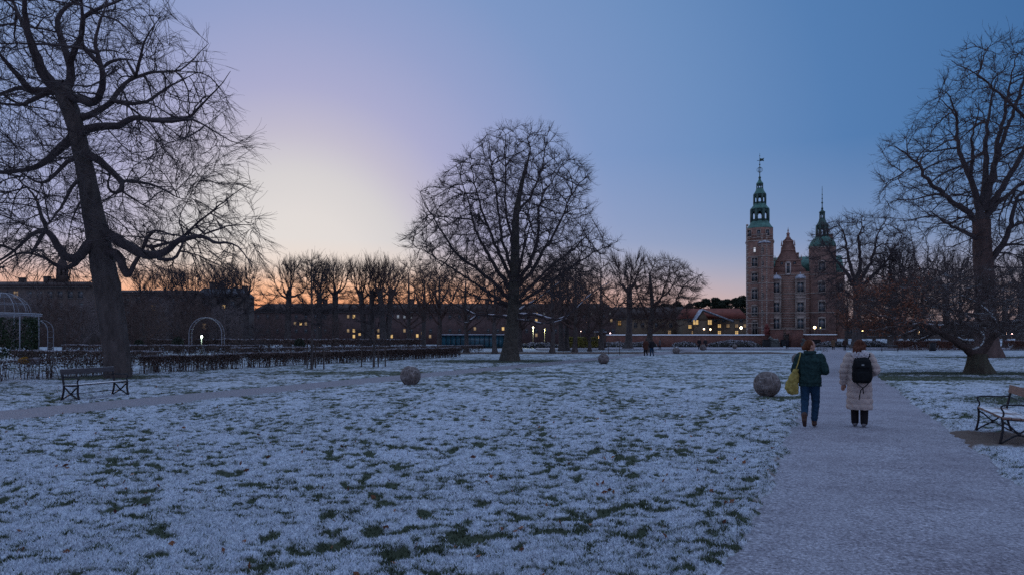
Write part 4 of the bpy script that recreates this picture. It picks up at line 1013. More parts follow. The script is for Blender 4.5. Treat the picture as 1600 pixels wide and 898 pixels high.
for px, d, hh, lab in [(506, 38.2, 1.15, 'wooden stake right of the tall sapling'), (480, 39.6, 1.4, 'wooden stake hugging the tall sapling on its left'), (493, 40.0, 1.4, 'wooden stake hugging the tall sapling on its right'), (565, 41.5, 1.25, 'leftmost wooden stake round the short young tree'), (591, 41.0, 1.2, 'wooden stake just right of the short young tree'), (602, 41.8, 1.25, 'rightmost wooden stake round the short young tree'), (951, 77, 1.5, 'left stake of the two by the far stone ball'), (968, 77, 1.5, 'right stake of the two by the far stone ball')]:
    g = Geo(); g.lathe([(.038, -.2), (.036, hh - .05), (.030, hh), (.012, hh + .02)], n=10); tag(g.obj('stake', wood_stake), lab, 'stake', 'stakes beside the young trees').location = tuple(GX(px, d))
# ================================================================== BUILDINGS
brick_c = brick_mat('castle_brick', (.25, .135, .100), (.18, .096, .074), (.22, .175, .15), 1.0, .5, .16)
stone = mat('sandstone', (.30, .25, .215), .9, .3, 1.2)
copper = mat('verdigris_copper', (.045, .125, .108), .65, .35, .9, c2=(.065, .165, .14))
copper_dk = mat('dark_copper', (.035, .075, .068), .6, .4, 1.0)
glass = mat('window_glass', (.035, .045, .055), .12, .3, 2, spec=.8)
iron = mat('black_iron', (.014, .014, .018), .5, .3, 12)
snow_m = mat('snow', (.72, .75, .80), .8, .12, 8)
slate_snow = mat('snowy_slate', (.22, .24, .28), .8, .5, .8, c2=(.40, .43, .48))
def window(parent, x, z0, z1, w, y, fr=stone, gl=glass, ped=False, cross=True, fw=.16, proud=.12, name='window'):
    """window in a wall that faces -y at y: surround + mullions, its pane a child"""
    g = Geo(); yo = y - proud
    g.box(x - w / 2 - fw, x - w / 2, yo, y + .05, z0 - fw, z1 + fw); g.box(x + w / 2, x + w / 2 + fw, yo, y + .05, z0 - fw, z1 + fw)
    g.box(x - w / 2, x + w / 2, yo + .003, y + .05, z1, z1 + fw); g.box(x - w / 2 - .1, x + w / 2 + .1, yo - .06, y + .05, z0 - fw - .12, z0 - .003)
    if cross:
        g.box(x - .05, x + .05, yo + .04, y + .01, z0, z1); zz = z0 + (z1 - z0) * .62; g.box(x - w / 2, x - .051, yo + .043, y + .01, zz - .05, zz + .05); g.box(x + .051, x + w / 2, yo + .043, y + .01, zz - .05, zz + .05)
    if ped:
        h_ = min(.55, w * .3); zt = z1 + fw + .004; g.prism([(x - w / 2 - .3, zt), (x + w / 2 + .3, zt), (x + w / 2 + .1, zt + h_ * .55), (x, zt + h_), (x - w / 2 - .1, zt + h_ * .55)], yo - .1, y)
    o = g.obj(name, fr, parent)
    p = Geo(); p.box(x - w / 2, x + w / 2, y - .015, y + .04, z0, z1); p.obj('pane', gl, o)
    return o

# ---- the castle (distance 185 m)
CA = R(-19.0); DC = 185.0; sZ = DC / F; sC = sZ * .935; cX = lambda px: (px - 1235) * sC; cZ = lambda py: ZP(py, DC)
castle = empty('castle', GX(1235, DC), 'red brick castle with green copper spires and a curved gable', 'castle', None, CA)
def band(g, x0, x1, y, z, h_=.22, pr=.06): g.box(x0, x1, y - pr, y + .1, z, z + h_)
# tall square tower
tx0, tx1 = cX(1165), cX(1208.5); ty0, ty1 = -1.6, 5.6; txc = (tx0 + tx1) / 2; tyc = (ty0 + ty1) / 2; tr = (tx1 - tx0) / 2
g = Geo(); g.box(tx0, tx1, ty0, ty1, -.5, cZ(376)); octr = tr * 1.06
g.lathe([(octr, cZ(376) + .004), (octr, cZ(354))], (txc, tyc, 0), 8, R(22.5)); tower = g.obj('main_tower', brick_c, castle)
g = Geo()
for py in (376, 401, 419, 443, 469, 489, 505): band(g, tx0 - .06, tx1 + .06, ty0, cZ(py), .26)
for py in (388, 410, 431, 456, 480, 497, 512): band(g, tx0 - .02, tx1 + .02, ty0, cZ(py), .14, .03)
for k in range(58):
    z = k * .55; l = .55 if k % 2 else .30; g.box(tx0 - .035, tx0 + l, ty0 - .035, ty0 + .2, z, z + .5)
g.lathe([(octr + .05, cZ(377)), (octr + .35, cZ(376.4)), (octr + .35, cZ(375)), (octr + .05, cZ(374))], (txc, tyc, 0), 8, R(22.5))
for py in (366, 371): g.lathe([(octr + .04, cZ(py)), (octr + .04, cZ(py) + .2)], (txc, tyc, 0), 8, R(22.5))
g.obj('stone_trim', stone, tower)
for py0, py1 in ((415.5, 402.5), (439, 426.5), (466, 452), (492, 478)): window(tower, cX(1178.5), cZ(py0), cZ(py1), 1.35, ty0, ped=py0 > 430)
for xx in (1178.5, ): window(tower, cX(xx), cZ(393), cZ(386), .5, ty0, cross=False, fw=.1, gl=glow('lit_belfry', (.75, .78, .85), .45))
for xx in (1170, 1185, 1199): window(tower, cX(xx), cZ(368), cZ(358.5), .8, tyc - octr * .924, cross=False, fw=.14)
window(tower, cX(1179), cZ(522), cZ(502), 1.3, ty0, ped=True, name='tower_door', gl=mat('dark_door', (.02, .018, .02), .5))
def spire(parent, xc, yc, tiers, tip, name='spire', mcol=copper, posts=copper_dk):
    """tiers: (eave row, eave half width px, top row, top half width px, lantern rows or None)"""
    g = Geo(); gp = Geo()
    for e_py, e_w, t_py, t_w, lant in tiers:
        e, t_ = e_w * sC * 1.04, t_w * sC * 1.04; ze, zt = cZ(e_py), cZ(t_py)
        prof = [(e * .96, ze - .18), (e, ze)] + [(t_ + (e - t_) * (1 - u) ** 1.7, ze + (zt - ze) * u) for u in (.2, .4, .6, .8, 1.0)]
        g.lathe(prof, (xc, yc, 0), 8, R(22.5)); o = g.obj(name, mcol, parent); g = Geo()
        if lant:
            b_, t2, w_ = cZ(lant[0]), cZ(lant[1]), lant[2] * sC * 1.02
            for k in range(8):
                a = R(22.5 + 45 * k); gp.rbox((xc + math.cos(a) * w_ * .96, yc + math.sin(a) * w_ * .96, (b_ + t2) / 2), (w_ * .27, w_ * .27, t2 - b_ + .2), a)
                a2 = a + R(22.5); rr = w_ * .924 * .965   # spandrel over each arch, sill below
                gp.rbox((xc + math.cos(a2) * rr, yc + math.sin(a2) * rr, t2 - (t2 - b_) * .09), (w_ * .1, w_ * .62, (t2 - b_) * .22), a2)
                gp.rbox((xc + math.cos(a2) * rr, yc + math.sin(a2) * rr, b_ + (t2 - b_) * .08), (w_ * .1, w_ * .62, (t2 - b_) * .20), a2)
                for sgn in (-1, 1): gp.rbox((xc + math.cos(a2) * rr - math.sin(a2) * w_ * .2 * sgn, yc + math.sin(a2) * rr + math.cos(a2) * w_ * .2 * sgn, t2 - (t2 - b_) * .24), (w_ * .1, w_ * .14, (t2 - b_) * .1), a2)
            gp.lathe([(w_ * 1.02, b_ - .1), (w_ * 1.06, b_ + .05), (w_ * .95, b_ + .12)], (xc, yc, 0), 8, R(22.5)); gp.lathe([(w_ * .9, t2 - .05), (w_ * 1.1, t2 + .1), (w_ * 1.1, t2 + .25)], (xc, yc, 0), 8, R(22.5))
    gp.obj('lantern', posts, parent)
    g = Geo()
    (py0, py1, balls) = tip
    g.tube([(xc, yc, cZ(py0)), (xc, yc, cZ(py1))], [.13, .04], 8)
    for py, r_ in balls: g.ell((xc, yc, cZ(py)), (r_, r_, r_), 10, 8)
    g.obj('finial', copper_dk, parent)
    return o
px_c = 1186.0; xs = cX(px_c); spire(tower, txc, tyc, [(354, 22.3, 342.5, 15.5, (342.5, 324, 14.6)), (322.5, 16, 314, 10.3, (314, 300, 9.9)), (298.5, 10.6, 290, 6.2, (290, 283, 5.2)), (281.5, 6, 273.5, 1.6, None)], (275, 233, [(272, .36), (251, .2), (237, .13)]))
g = Geo()   # open ring ornament and the vane
a = np.linspace(0, 2 * math.pi, 17)
for rot in (0, 1.05, 2.1): g.tube(np.stack((txc + .72 * np.cos(a) * math.cos(rot), tyc + .72 * np.cos(a) * math.sin(rot), cZ(259.5) + .72 * np.sin(a)), -1), .045, 5)
zf = cZ(243.5); g.prism([(txc + .05, zf - .4), (txc + .7, zf - .32), (txc + 1.1, zf - .5), (txc + .95, zf), (txc + 1.15, zf + .45), (txc + .6, zf + .28), (txc + .05, zf + .4)], tyc - .03, tyc + .03); g.box(txc - .7, txc + .08, tyc - .028, tyc + .03, zf - .22, zf - .1)
g.obj('weather_vane', copper_dk, tower)
# stair turret on the tower front
ux, ur = cX(1193.8), 9.6 * sC; uy = ty0 - .15
g = Geo(); g.lathe([(ur, -.5), (ur, cZ(379.5))], (ux, uy, 0), 8, R(22.5)); turret = g.obj('stair_turret', brick_c, castle)
g = Geo(); [g.lathe([(ur + .08, cZ(py)), (ur + .08, cZ(py) + .22)], (ux, uy, 0), 8, R(22.5)) for py in (384, 401, 419, 443, 469, 489, 512)]
for k in range(0, 56): 
    for sg in (-1, 1): g.rbox((ux + sg * ur * .385, uy - ur * .925, k * .52 + .2), (.22 + .14 * (k % 2), .1, .44))
g.obj('stone_trim', stone, turret)
g = Geo(); g.lathe([(ur * 1.14, cZ(380)), (ur * 1.16, cZ(379)), (ur * .9, cZ(377.5)), (ur * .4, cZ(376)), (.05, cZ(375.4))], (ux, uy, 0), 8, R(22.5)); g.obj('turret_roof', slate_snow, turret)
for py in (391, 412, 435, 461, 489, 511): window(turret, cX(1191), cZ(py + 3.5), cZ(py - 3.5), .5, uy - ur * .924, cross=False, fw=.08)
# main block with the curved gable
fx0, fx1 = cX(1207), cX(1266); ez = cZ(425)
g = Geo(); g.box(fx0 + .004, fx1 - .004, 0, 3, -.5, ez); block = g.obj('front_wall', brick_c, castle)
g = Geo()
for py in (430, 459, 467, 489, 497, 513): band(g, fx0, fx1, 0, cZ(py), .24)
for k in range(30): band(g, fx0 + .3, fx1 - .3, 0, k * .62 + .25, .10, .025)
g.obj('stone_trim', stone, block)
g = Geo(); g.box(fx0 + .01, cX(1318), 3.004, 16, -.5, cZ(424)); rear = g.obj('rear_wall', brick_c, castle)
rz_, re_ = cZ(396), cZ(424); g = Geo(); g.add([(cX(1200), 2.6, re_), (cX(1319), 2.6, re_), (cX(1319), 16.3, re_), (cX(1200), 16.3, re_), (cX(1200), 9.4, rz_), (cX(1319), 9.4, rz_)], [(0, 1, 5, 4), (2, 3, 4, 5), (0, 3, 2, 1)], [(0, 4, 3), (1, 2, 5)]); g.obj('roof', copper, rear)
cxg = cX(1231.5); gz = lambda py: cZ(py)
half = [(19.7 + 8, 425), (19.7 + 7, 421), (22.5, 418), (20.2, 415), (20.2, 408.5), (18.5, 406.5), (16.2, 403), (13.8, 399), (11.6, 395), (10.8, 391), (10.6, 387), (8.6, 384), (7.8, 380.5), (8.2, 377), (5.8, 375), (3.8, 373.5), (3.2, 371.2)]
poly = [(cxg + w_ * sC, gz(py)) for w_, py in half] + [(cxg - w_ * sC, gz(py)) for w_, py in half[::-1]]
g = Geo(); g.prism(poly, -.02, 1.1); gable = g.obj('gable', brick_mat('gable_brick', (.195, .105, .082), (.145, .078, .062), (.19, .145, .125), 1.0, .5, .16), castle)
g = Geo()
for py, w_ in ((415.6, 20.6), (407.6, 19), (391.5, 11.2), (377.5, 8.6)): g.box(cxg - w_ * sC, cxg + w_ * sC, -.16, .1, gz(py), gz(py) + .22)
for sg in (-1, 1):
    for (w0, p0_), (w1, p1_) in zip(half[5:-1], half[6:]): g.tube([(cxg + sg * w0 * sC, -.06, gz(p0_)), (cxg + sg * w1 * sC, -.06, gz(p1_))], .10, 5)
    for w_, py in ((20.5, 407), (10.2, 384)): g.lathe([(.22, 0), (.22, .25), (.12, .3), (.16, .5), (.03, 1.5)], (cxg + sg * w_ * sC, .4, gz(py)), 8)
g.lathe([(.5, 0), (.42, .2), (.34, .9), (.5, 1.0), (.4, 1.2), (.12, 1.5), (.12, 1.75), (.2, 1.9), (.05, 2.4), (.02, 2.9)], (cxg, .4, gz(371.5)), 8)
g.obj('gable_trim', mat('gable_stone', (.27, .17, .14), .9, .3, 1), gable)
for sg in (-1, 1): window(gable, cxg + sg * 10 * sC, gz(413.6), gz(409), .75, -.02, cross=False, fw=.1, fr=brick_c)
window(gable, cxg, gz(427), gz(412), .72, -.05, cross=False, fw=.34, proud=.2, fr=mat('pale_stone', (.42, .38, .35), .9, .2, 2), ped=True, name='niche')
# two bays with windows on three floors and domed caps
for i, (a0, a1) in enumerate(((1205.5, 1220.3), (1242.3, 1258))):
    x0, x1 = cX(a0), cX(a1); xc = (x0 + x1) / 2; w_ = x1 - x0
    g = Geo(); g.box(x0, x1, -1.2, .05, -.5, cZ(436)); bay = g.obj('oriel_bay', mat('bay_stone', (.26, .21, .18), .9, .3, .9), castle)
    for p0_, p1_ in ((513, 498), (487, 473), (457, 442)): window(bay, xc, cZ(p0_), cZ(p1_), w_ * .62, -1.2, ped=p0_ > 460, gl=glass, fr=stone)
    g = Geo()
    for py in (437.5, 461, 466, 490, 495.5): g.box(x0 - .12, x1 + .12, -1.36, 0, cZ(py), cZ(py) + .24)
    for sg in (x0 + .12, x1 - .12):
        for (p0_, p1_) in ((515, 496), (489.5, 467), (460.5, 438)): g.tube([(sg, -1.26, cZ(p0_)), (sg, -1.26, cZ(p1_))], .13, 8)
    g.obj('stone_trim', stone, bay)
    g = Geo(); n = 9; pr = [(math.cos(t) , math.sin(t)) for t in np.linspace(0, math.pi / 2 * .97, n)]; g.lathe([(w_ * .58 * c, 1.15 * s) for c, s in pr] + [(.12, 1.3), (.18, 1.5), (.02, 1.75)], (xc, -.55, cZ(436)), 8, R(22.5)); g.obj('bay_cap', slate_snow, bay)
# rear tower, with its own lantern spire
bx0, bx1 = cX(1266), cX(1304.5); bxc = (bx0 + bx1) / 2; by0 = -.4; bw = (bx1 - bx0) / 2
g = Geo(); g.box(bx0, bx1, by0, by0 + 6.4, -.5, cZ(387)); rt = g.obj('rear_tower', brick_mat('shaded_brick', (.205, .115, .09), (.15, .08, .064), (.19, .155, .13), 1.0, .5, .16), castle)  # darker copy of the castle brick, shade put into its colours
g = Geo()
for py in (431, 459, 489, 389): band(g, bx0 - .05, bx1 + .05, by0, cZ(py), .24)
g.obj('stone_trim', stone, rt)
for p0_, p1_ in ((513, 498), (487, 472), (457, 443), (425, 412)): window(rt, cX(1283), cZ(p0_), cZ(p1_), 1.5, by0, ped=True)
yc = by0 + 3.2
g = Geo(); s8 = bw * 1.16; g.lathe([(s8, cZ(387.5)), (s8 * 1.02, cZ(386.8)), (s8 * .97, cZ(383)), (s8 * .86, cZ(378)), (s8 * .66, cZ(373.5)), (s8 * .52, cZ(371))], (bxc, yc, 0), 8, R(22.5)); g.obj('dome_roof', copper, rt)
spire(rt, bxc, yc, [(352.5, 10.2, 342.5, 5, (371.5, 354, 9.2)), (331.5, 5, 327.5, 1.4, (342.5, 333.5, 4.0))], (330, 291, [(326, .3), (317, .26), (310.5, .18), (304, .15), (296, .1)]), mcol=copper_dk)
g = Geo(); g.box(cX(1303), cX(1318), .6, 7, -.5, cZ(427)); sw = g.obj('side_wing', brick_c, castle)
g = Geo(); hw = 8.2 * sC; g.lathe([(hw * 1.15, cZ(427.5)), (hw * 1.15, cZ(426)), (hw, cZ(419)), (hw * .7, cZ(413.5)), (hw * .3, cZ(411)), (.05, cZ(410))], (cX(1310.5), 3.6, 0), 8, R(22.5)); g.obj('dome_roof', copper, sw)
for p0_, p1_ in ((487, 473), (457, 444)): window(sw, cX(1311), cZ(p0_), cZ(p1_), 1.2, .6)
g = Geo(); g.box(cX(1247), cX(1251), 8, 9.2, cZ(404), cZ(391)); g.box(cX(1246.6), cX(1251.4), 7.9, 9.3, cZ(391), cZ(390)); g.obj('chimney', brick_c, rear)
g = Geo(); g.box(cX(1297.5), cX(1303), 5.2, 6.2, cZ(384), cZ(366)); g.box(cX(1296.8), cX(1303.6), 5, 6.4, cZ(366), cZ(364.5)); g.obj('chimney', brick_c, rt)

# ---- the moat wall before it (145 m)
DW = 145.0; sW = DW / F; wX = lambda px: (px - CX) * sW; wZ = lambda py: ZP(py, DW)
wall_b = brick_mat('wall_brick', (.175, .070, .052), (.125, .050, .042), (.15, .11, .095), 1.0, .4, .14)
def wallpiece(name, a, b, top, label, cap=True, thick=.7, y=DW):
    e = empty(name, ((wX(a) + wX(b)) / 2, y, 0), label, 'wall'); hw = (wX(b) - wX(a)) / 2
    g = Geo(); g.box(-hw, hw, 0, thick, -.3, wZ(top)); g.obj('brickwork', wall_b, e)
    g = Geo(); g.box(-hw - .05, hw + .05, -.08, thick + .08, wZ(top) + .003, wZ(top) + .12); g.obj('coping', stone, e)
    if cap:
        n = 60; x = np.linspace(-hw, hw, n); hh = .16 + .05 * pnoise(x * .7, x * 0 + a, 3); g = Geo(); V = []
        for xx, h_ in zip(x, hh): V += [(xx, -.07, wZ(top) + .124), (xx, .05, wZ(top) + .124 + h_), (xx, thick - .05, wZ(top) + .124 + h_), (xx, thick + .07, wZ(top) + .124)]
        k = np.arange(n - 1)[:, None] * 4; Qd = np.concatenate([np.stack((k + j, k + j + 1, k + j + 5, k + j + 4), -1).reshape(-1, 4) for j in range(3)]); g.add(V, Qd); g.obj('snow_cap', snow_m, e)
    return e
wallpiece('brick_wall', 944, 1202, 524, 'long low red brick wall with snow on top left of the castle gate')
wallpiece('gate_pier', 1203.5, 1221, 514.5, 'brick gate block left of the dark castle gateway', False, 3.0, DW - 1)
wallpiece('gate_pier', 1234.5, 1252, 514.5, 'brick gate block right of the dark castle gateway', False, 3.0, DW - 1)
wallpiece('brick_wall', 1253, 1308, 523.5, 'short low red brick wall with snow on top right of the castle gate')
# gate between the blocks
e = empty('iron_gate', (wX(1227.8), DW + .6, 0), 'dark double gate between the two brick gate blocks', 'gate'); hw = (wX(1234.5) - wX(1221)) / 2 - .02
g = Geo(); g.box(-hw, -hw + .12, 0, .12, 0, 2.6); g.box(hw - .12, hw, 0, .12, 0, 2.6); g.box(-hw, hw, .004, .116, 2.6, 2.75); g.obj('gate_frame', iron, e)
for sg in (-1, 1):
    g = Geo(); [g.box(sg * x - .03, sg * x + .03, .03, .09, .08, 2.45) for x in np.linspace(.08, hw - .2, 8)]; x0, x1 = sorted((sg * .03, sg * (hw - .13)))
    for z in (.1, 1.2, 2.4): g.box(x0, x1, .02, .10, z, z + .12)
    g.box(x0, x1, .05, .07, .1, 1.25); g.obj('gate_leaf', iron, e)
g = Geo(); g.box(-.55, .55, -.5, .5, 0, .2); g.box(-.42, .42, -.4, .4, .2, 1.5); g.box(-.52, .52, -.48, .48, 1.5, 1.65); g.lathe([(.38, 1.65), (.3, 1.8), (.36, 2.0), (.2, 2.3), (.05, 2.4)], n=12)
o = g.obj('gate_pillar', mat('red_stone', (.16, .045, .04), .9, .3, 3)); tag(o, 'small red pillar standing on the wall left of the castle gate', 'pillar'); o.location = (wX(1199), DW + .35, wZ(524) + .13)
# black planters and stone lions
planter_m = mat('black_planter', (.016, .017, .020), .6, .3, 4)
for px, lab in ((1181, 'black planter box left of the larger stone lion'), (1208, 'black planter box between the stone lion and the gate'), (1256, 'black planter box right of the castle gate')):
    e = empty('planter', (wX(px) , DW - 6, 0), lab, 'planter', 'planters before the castle wall'); g = Geo(); g.rbox((0, 0, .75), (1.25, 1.0, 1.2), bev=.04); 
    for x in (-.5, .5): 
        for y in (-.38, .38): g.box(x - .08, x + .08, y - .08, y + .08, 0, .16)
    g.obj('box', planter_m, e); g = Geo(); g.box(-.67, .67, -.55, .55, 1.35, 1.46); g.obj('rim', planter_m, e)
lion_m = mat('weathered_stone', (.10, .105, .10), .95, .35, 3, snow=.12)
def lion(px, label, s_):
    e = empty('lion_statue', (wX(px), DW - 5.4, 0), label, 'statue', None, 0, s_); g = Geo(); g.rbox((0, 0, .45), (2.2, 1.1, .9), bev=.05); g.rbox((0, 0, .95), (2.35, 1.2, .12), bev=.03); g.obj('plinth', lion_m, e)
    g = Geo(); g.ell((.1, 0, 1.35), (.85, .34, .34)); g.ell((-.5, 0, 1.5), (.42, .38, .45)); g.ell((-.75, 0, 1.85), (.32, .30, .32)); g.ell((-1.0, 0, 1.78), (.18, .16, .14)); g.ell((.7, 0, 1.35), (.35, .36, .36))
    for y in (-.2, .2): g.tube([(-.5, y, 1.3), (-.85, y, 1.1), (-1.05, y, 1.05)], [.16, .12, .10], 8); g.tube([(.7, y * 1.5, 1.3), (.5, y * 1.7, 1.1), (.2, y * 1.7, 1.06)], [.2, .14, .09], 8)
    g.tube([(.95, 0, 1.35), (1.15, .1, 1.2), (1.0, .3, 1.1)], [.06, .05, .07], 6)
    o = g.obj('lion', lion_m, e); m_ = o.modifiers.new('r', 'REMESH'); m_.mode = 'VOXEL'; m_.voxel_size = .05; m_.use_smooth_shade = True
lion(1194, 'stone lion lying on a plinth left of the castle gate', .95); lion(1242.5, 'stone lion lying on a plinth right of the castle gate', .8)

# ---- houses
lit = glow('lit_window', (1.0, .62, .22), .5); lit2 = glow('lit_window_dim', (.85, .52, .22), .13); pale_w = glow('unlit_pane_glow', (.5, .52, .5), .14)  # the pale one gives unlit panes a faint added glow
plain_frame = mat('grey_window_frame', (.10, .095, .09), .8, .2, 5)
def block_house(name, px0, px1, d, eave, ridge, depth, wallm, roofm, label, rows=(), cat='building', hip=2.0, glow_wins=(), win=(1.0, 1.5), base=-.3, chim=()):
    s_ = d / F; e = empty(name, GX((px0 + px1) / 2, d), label, cat); hw = (px1 - px0) / 2 * s_; ze, zr = ZP(eave, d), ZP(ridge, d)
    g = Geo(); g.box(-hw, hw, 0, depth, base, ze); g.obj('wall', wallm, e)
    g = Geo(); g.add([(-hw - .3, -.4, ze), (hw + .3, -.4, ze), (hw + .3, depth + .4, ze), (-hw - .3, depth + .4, ze), (-hw + hip, depth / 2, zr), (hw - hip, depth / 2, zr)], [(0, 1, 5, 4), (2, 3, 4, 5), (0, 3, 2, 1)], [(0, 4, 3), (1, 2, 5)]); rf = g.obj('roof', roofm, e)
    g = Geo(); g.box(-hw - .1, hw + .1, -.25, -.003, ze - .35, ze - .05); g.obj('eaves', plain_frame, e)
    for (cx_, ch) in chim:
        g = Geo(); x = (cx_ - (px0 + px1) / 2) * s_; g.box(x - .6, x + .6, depth / 2 - .5, depth / 2 + .5, zr - 1, ZP(ch, d)); g.box(x - .7, x + .7, depth / 2 - .6, depth / 2 + .6, ZP(ch, d), ZP(ch, d) + .2); g.obj('chimney', wallm, rf)
    done = []
    for px, py, kind in glow_wins:
        x = (px - (px0 + px1) / 2) * s_; z = ZP(py, d); done.append((px, py))
        window(e, x, z - win[1] / 2, z + win[1] / 2, win[0], 0, plain_frame, {'l': lit, 'd': lit2, 'w': pale_w}[kind], fw=.09, proud=.07, cross=win[0] > .9)
    for (py, step, off) in rows:
        px = px0 + off
        while px < px1 - 3:
            if all(abs(px - a) > 6 or abs(py - b) > 6 for a, b in done):
                x = (px - (px0 + px1) / 2) * s_; z = ZP(py, d); window(e, x, z - win[1] / 2, z + win[1] / 2, win[0], 0, plain_frame, glass, fw=.09, proud=.07, cross=win[0] > .9)
            px += step
    return e
dark_brick = brick_mat('barracks_brick', (.095, .056, .050), (.07, .042, .040), (.09, .07, .066), 1.0, .5, .16)
tile = mat('dark_roof_tiles', (.055, .042, .040), .85, .3, 1.0, streak=(1, 1, 4)); red_tile = mat('red_roof_tiles', (.165, .050, .036), .85, .35, .8, streak=(1, 1, 3))
ochre = mat('ochre_plaster', (.14, .10, .066), .9, .25, .7); grey_w = mat('grey_plaster', (.085, .068, .06), .9, .3, .6)
block_house('barracks', 395, 962, 205, 486, 472.5, 11, dark_brick, tile, 'long dark brick barracks with two rows of windows behind the pollards', [(494, 15, 8), (516, 15, 8)],
    glow_wins=[(470, 505, 'l'), (461, 505, 'd'), (478, 505, 'd'), (544, 494, 'd'), (553, 494, 'l'), (544, 516, 'd'), (553, 516, 'l'), (553, 525, 'l'), (562, 521, 'l'), (582, 494, 'd'), (582, 503, 'd'), (591, 525, 'l'), (612, 525, 'l'), (591, 516, 'd'), (609, 519, 'd'), (632, 516, 'd'), (652, 524, 'l'), (660, 520, 'd'), (663, 492, 'l'), (672, 525, 'd'), (622, 494, 'w'), (632, 494, 'w'), (642, 494, 'w'), (742, 513, 'd'), (786, 513, 'l'), (838, 488, 'l'), (838, 500, 'l'), (851, 488, 'w'), (862, 489, 'w'), (925, 488, 'w'), (938, 487, 'w'), (968 - 14, 488, 'w'), (955, 500, 'd'), (838, 523, 'd')], win=(.68, .95), chim=((500, 466), (640, 466), (760, 466), (900, 465)))
block_house('town_house', 952, 1082, 236, 496, 478, 10, ochre, tile, 'ochre house half hidden behind the leaning tree', [(507, 11, 8)], glow_wins=[(968, 487 + 17, 'w'), (968, 504, 'd'), (1046, 519, 'd'), (1060, 519, 'l'), (1073, 519, 'd')], win=(1.0, 1.4))
block_house('town_house', 1068, 1168, 225, 497, 480.5, 10, ochre, red_tile, 'ochre house with a red tiled roof and lit windows left of the castle', [(497.8 + 1.8, 13.5, 9)],
    glow_wins=[(1078, 510, 'l'), (1095.5, 509, 'd'), (1124, 508.6, 'l'), (1137.5, 508.6, 'd'), (1151, 508.6, 'd'), (1164, 508.6, 'd'), (1124, 519, 'l'), (1151, 519, 'l'), (1083, 519, 'd')], win=(.95, 1.05), hip=1.0)
# snowy gabled wing in front of the red roof
e = empty('gabled_wing', GX(1098, 221), 'snow roofed gabled house wing standing before the red roof', 'house'); s_ = 221 / F
g = Geo(); zb, zt = ZP(500, 221), ZP(483.5, 221); hw = 10 * s_; g.box(-hw, hw, 0, 3.8, -.3, zb); g.prism([(-hw, zb + .003), (hw, zb + .003), (0, zt - .1)], .3, 3.8); g.obj('wall', ochre, e)
g = Geo(); g.add([(-hw - .4, -.3, zb - .3), (0, -.3, zt), (hw + 7.5, -.3, zb - .3), (-hw - .4, 4, zb - .3), (0, 4, zt), (hw + 7.5, 4, zb + 0)], [(0, 3, 4, 1), (1, 4, 5, 2)]); o = g.obj('roof', slate_snow, e); m_ = o.modifiers.new('s', 'SOLIDIFY'); m_.thickness = .25
for px, py, w_ in ((1087, 497 + 6, 1.6), (1124 - 15, 503, 1.2)): window(e, (px - 1098) * s_, ZP(py, 221) - .7, ZP(py, 221) + .7, w_, 0, plain_frame, lit, fw=.09)
block_house('apartment_building', -60, 140, 150, 447, 437, 10, grey_w, tile, 'dark flat topped building with a roof cupola behind the domed arbour', [(460, 16, 10), (478, 16, 10), (498, 16, 10)], glow_wins=[(25, 460, 'd')], win=(1.0, 1.4), hip=3, chim=((50, 430), (58, 434), (10, 432)))
e = empty('roof_cupola', P(83.5, 437, 152), 'small dark cupola on the roof at far left', 'cupola'); s_ = 152 / F; g = Geo(); g.lathe([(9 * s_, -1.5), (9 * s_, 1.0), (9.5 * s_, 1.1)], (0, 3, 0), 8); [g.rbox((math.cos(a) * 7 * s_, 3 + math.sin(a) * 7 * s_, 1.7), (.35, .35, 1.4), a) for a in np.arange(8) / 8 * 6.283]; g.obj('drum', grey_w, e)
g = Geo(); g.lathe([(8.5 * s_, 2.3), (8.3 * s_, 2.8), (6.8 * s_, 4.0), (4 * s_, 4.8), (1 * s_, 5.2), (.1, 6.2)], (0, 3, 0), 8); g.obj('dome_roof', tile, e)
block_house('apartment_building', 134, 302, 165, 458, 451, 9, grey_w, tile, 'dark flat topped building behind the huge old trunk', [(470, 18, 10), (490, 18, 10)], glow_wins=[(240, 480, 'd')], win=(1.0, 1.4), hip=1)
block_house('apartment_building', 300, 376, 170, 462, 448, 9, grey_w, mat('frosty_slate', (.085, .09, .105), .8, .4, .8), 'grey snowy roofed building left of the orange gap in the sky', [(475, 14, 8)], glow_wins=[(350, 480, 'l'), (318, 509, 'd'), (358, 517, 'd')], win=(1.0, 1.3), hip=1, chim=((320, 440), (334, 441), (372, 446)))
block_house('park_house', 1302, 1640, 205, 511, 500, 9, grey_w, tile, 'long low dark building behind the trees on the right', [(517, 17, 9)], glow_wins=[(1437, 518, 'd'), (1470, 518, 'd')], win=(1.1, 1.3))
# grassy bank on the right
g = Geo(); V = [(wX(1312), 150, -.1), (wX(1312), 156, 1.6), (wX(1312), 166, 1.6), (300, 150, -.1), (300, 156, 1.6), (300, 166, 1.6)]; g.add(V, [(0, 3, 4, 1), (1, 4, 5, 2)]); tag(g.obj('grass_bank', lawn_mat('bank_grass', False)), kind='structure')

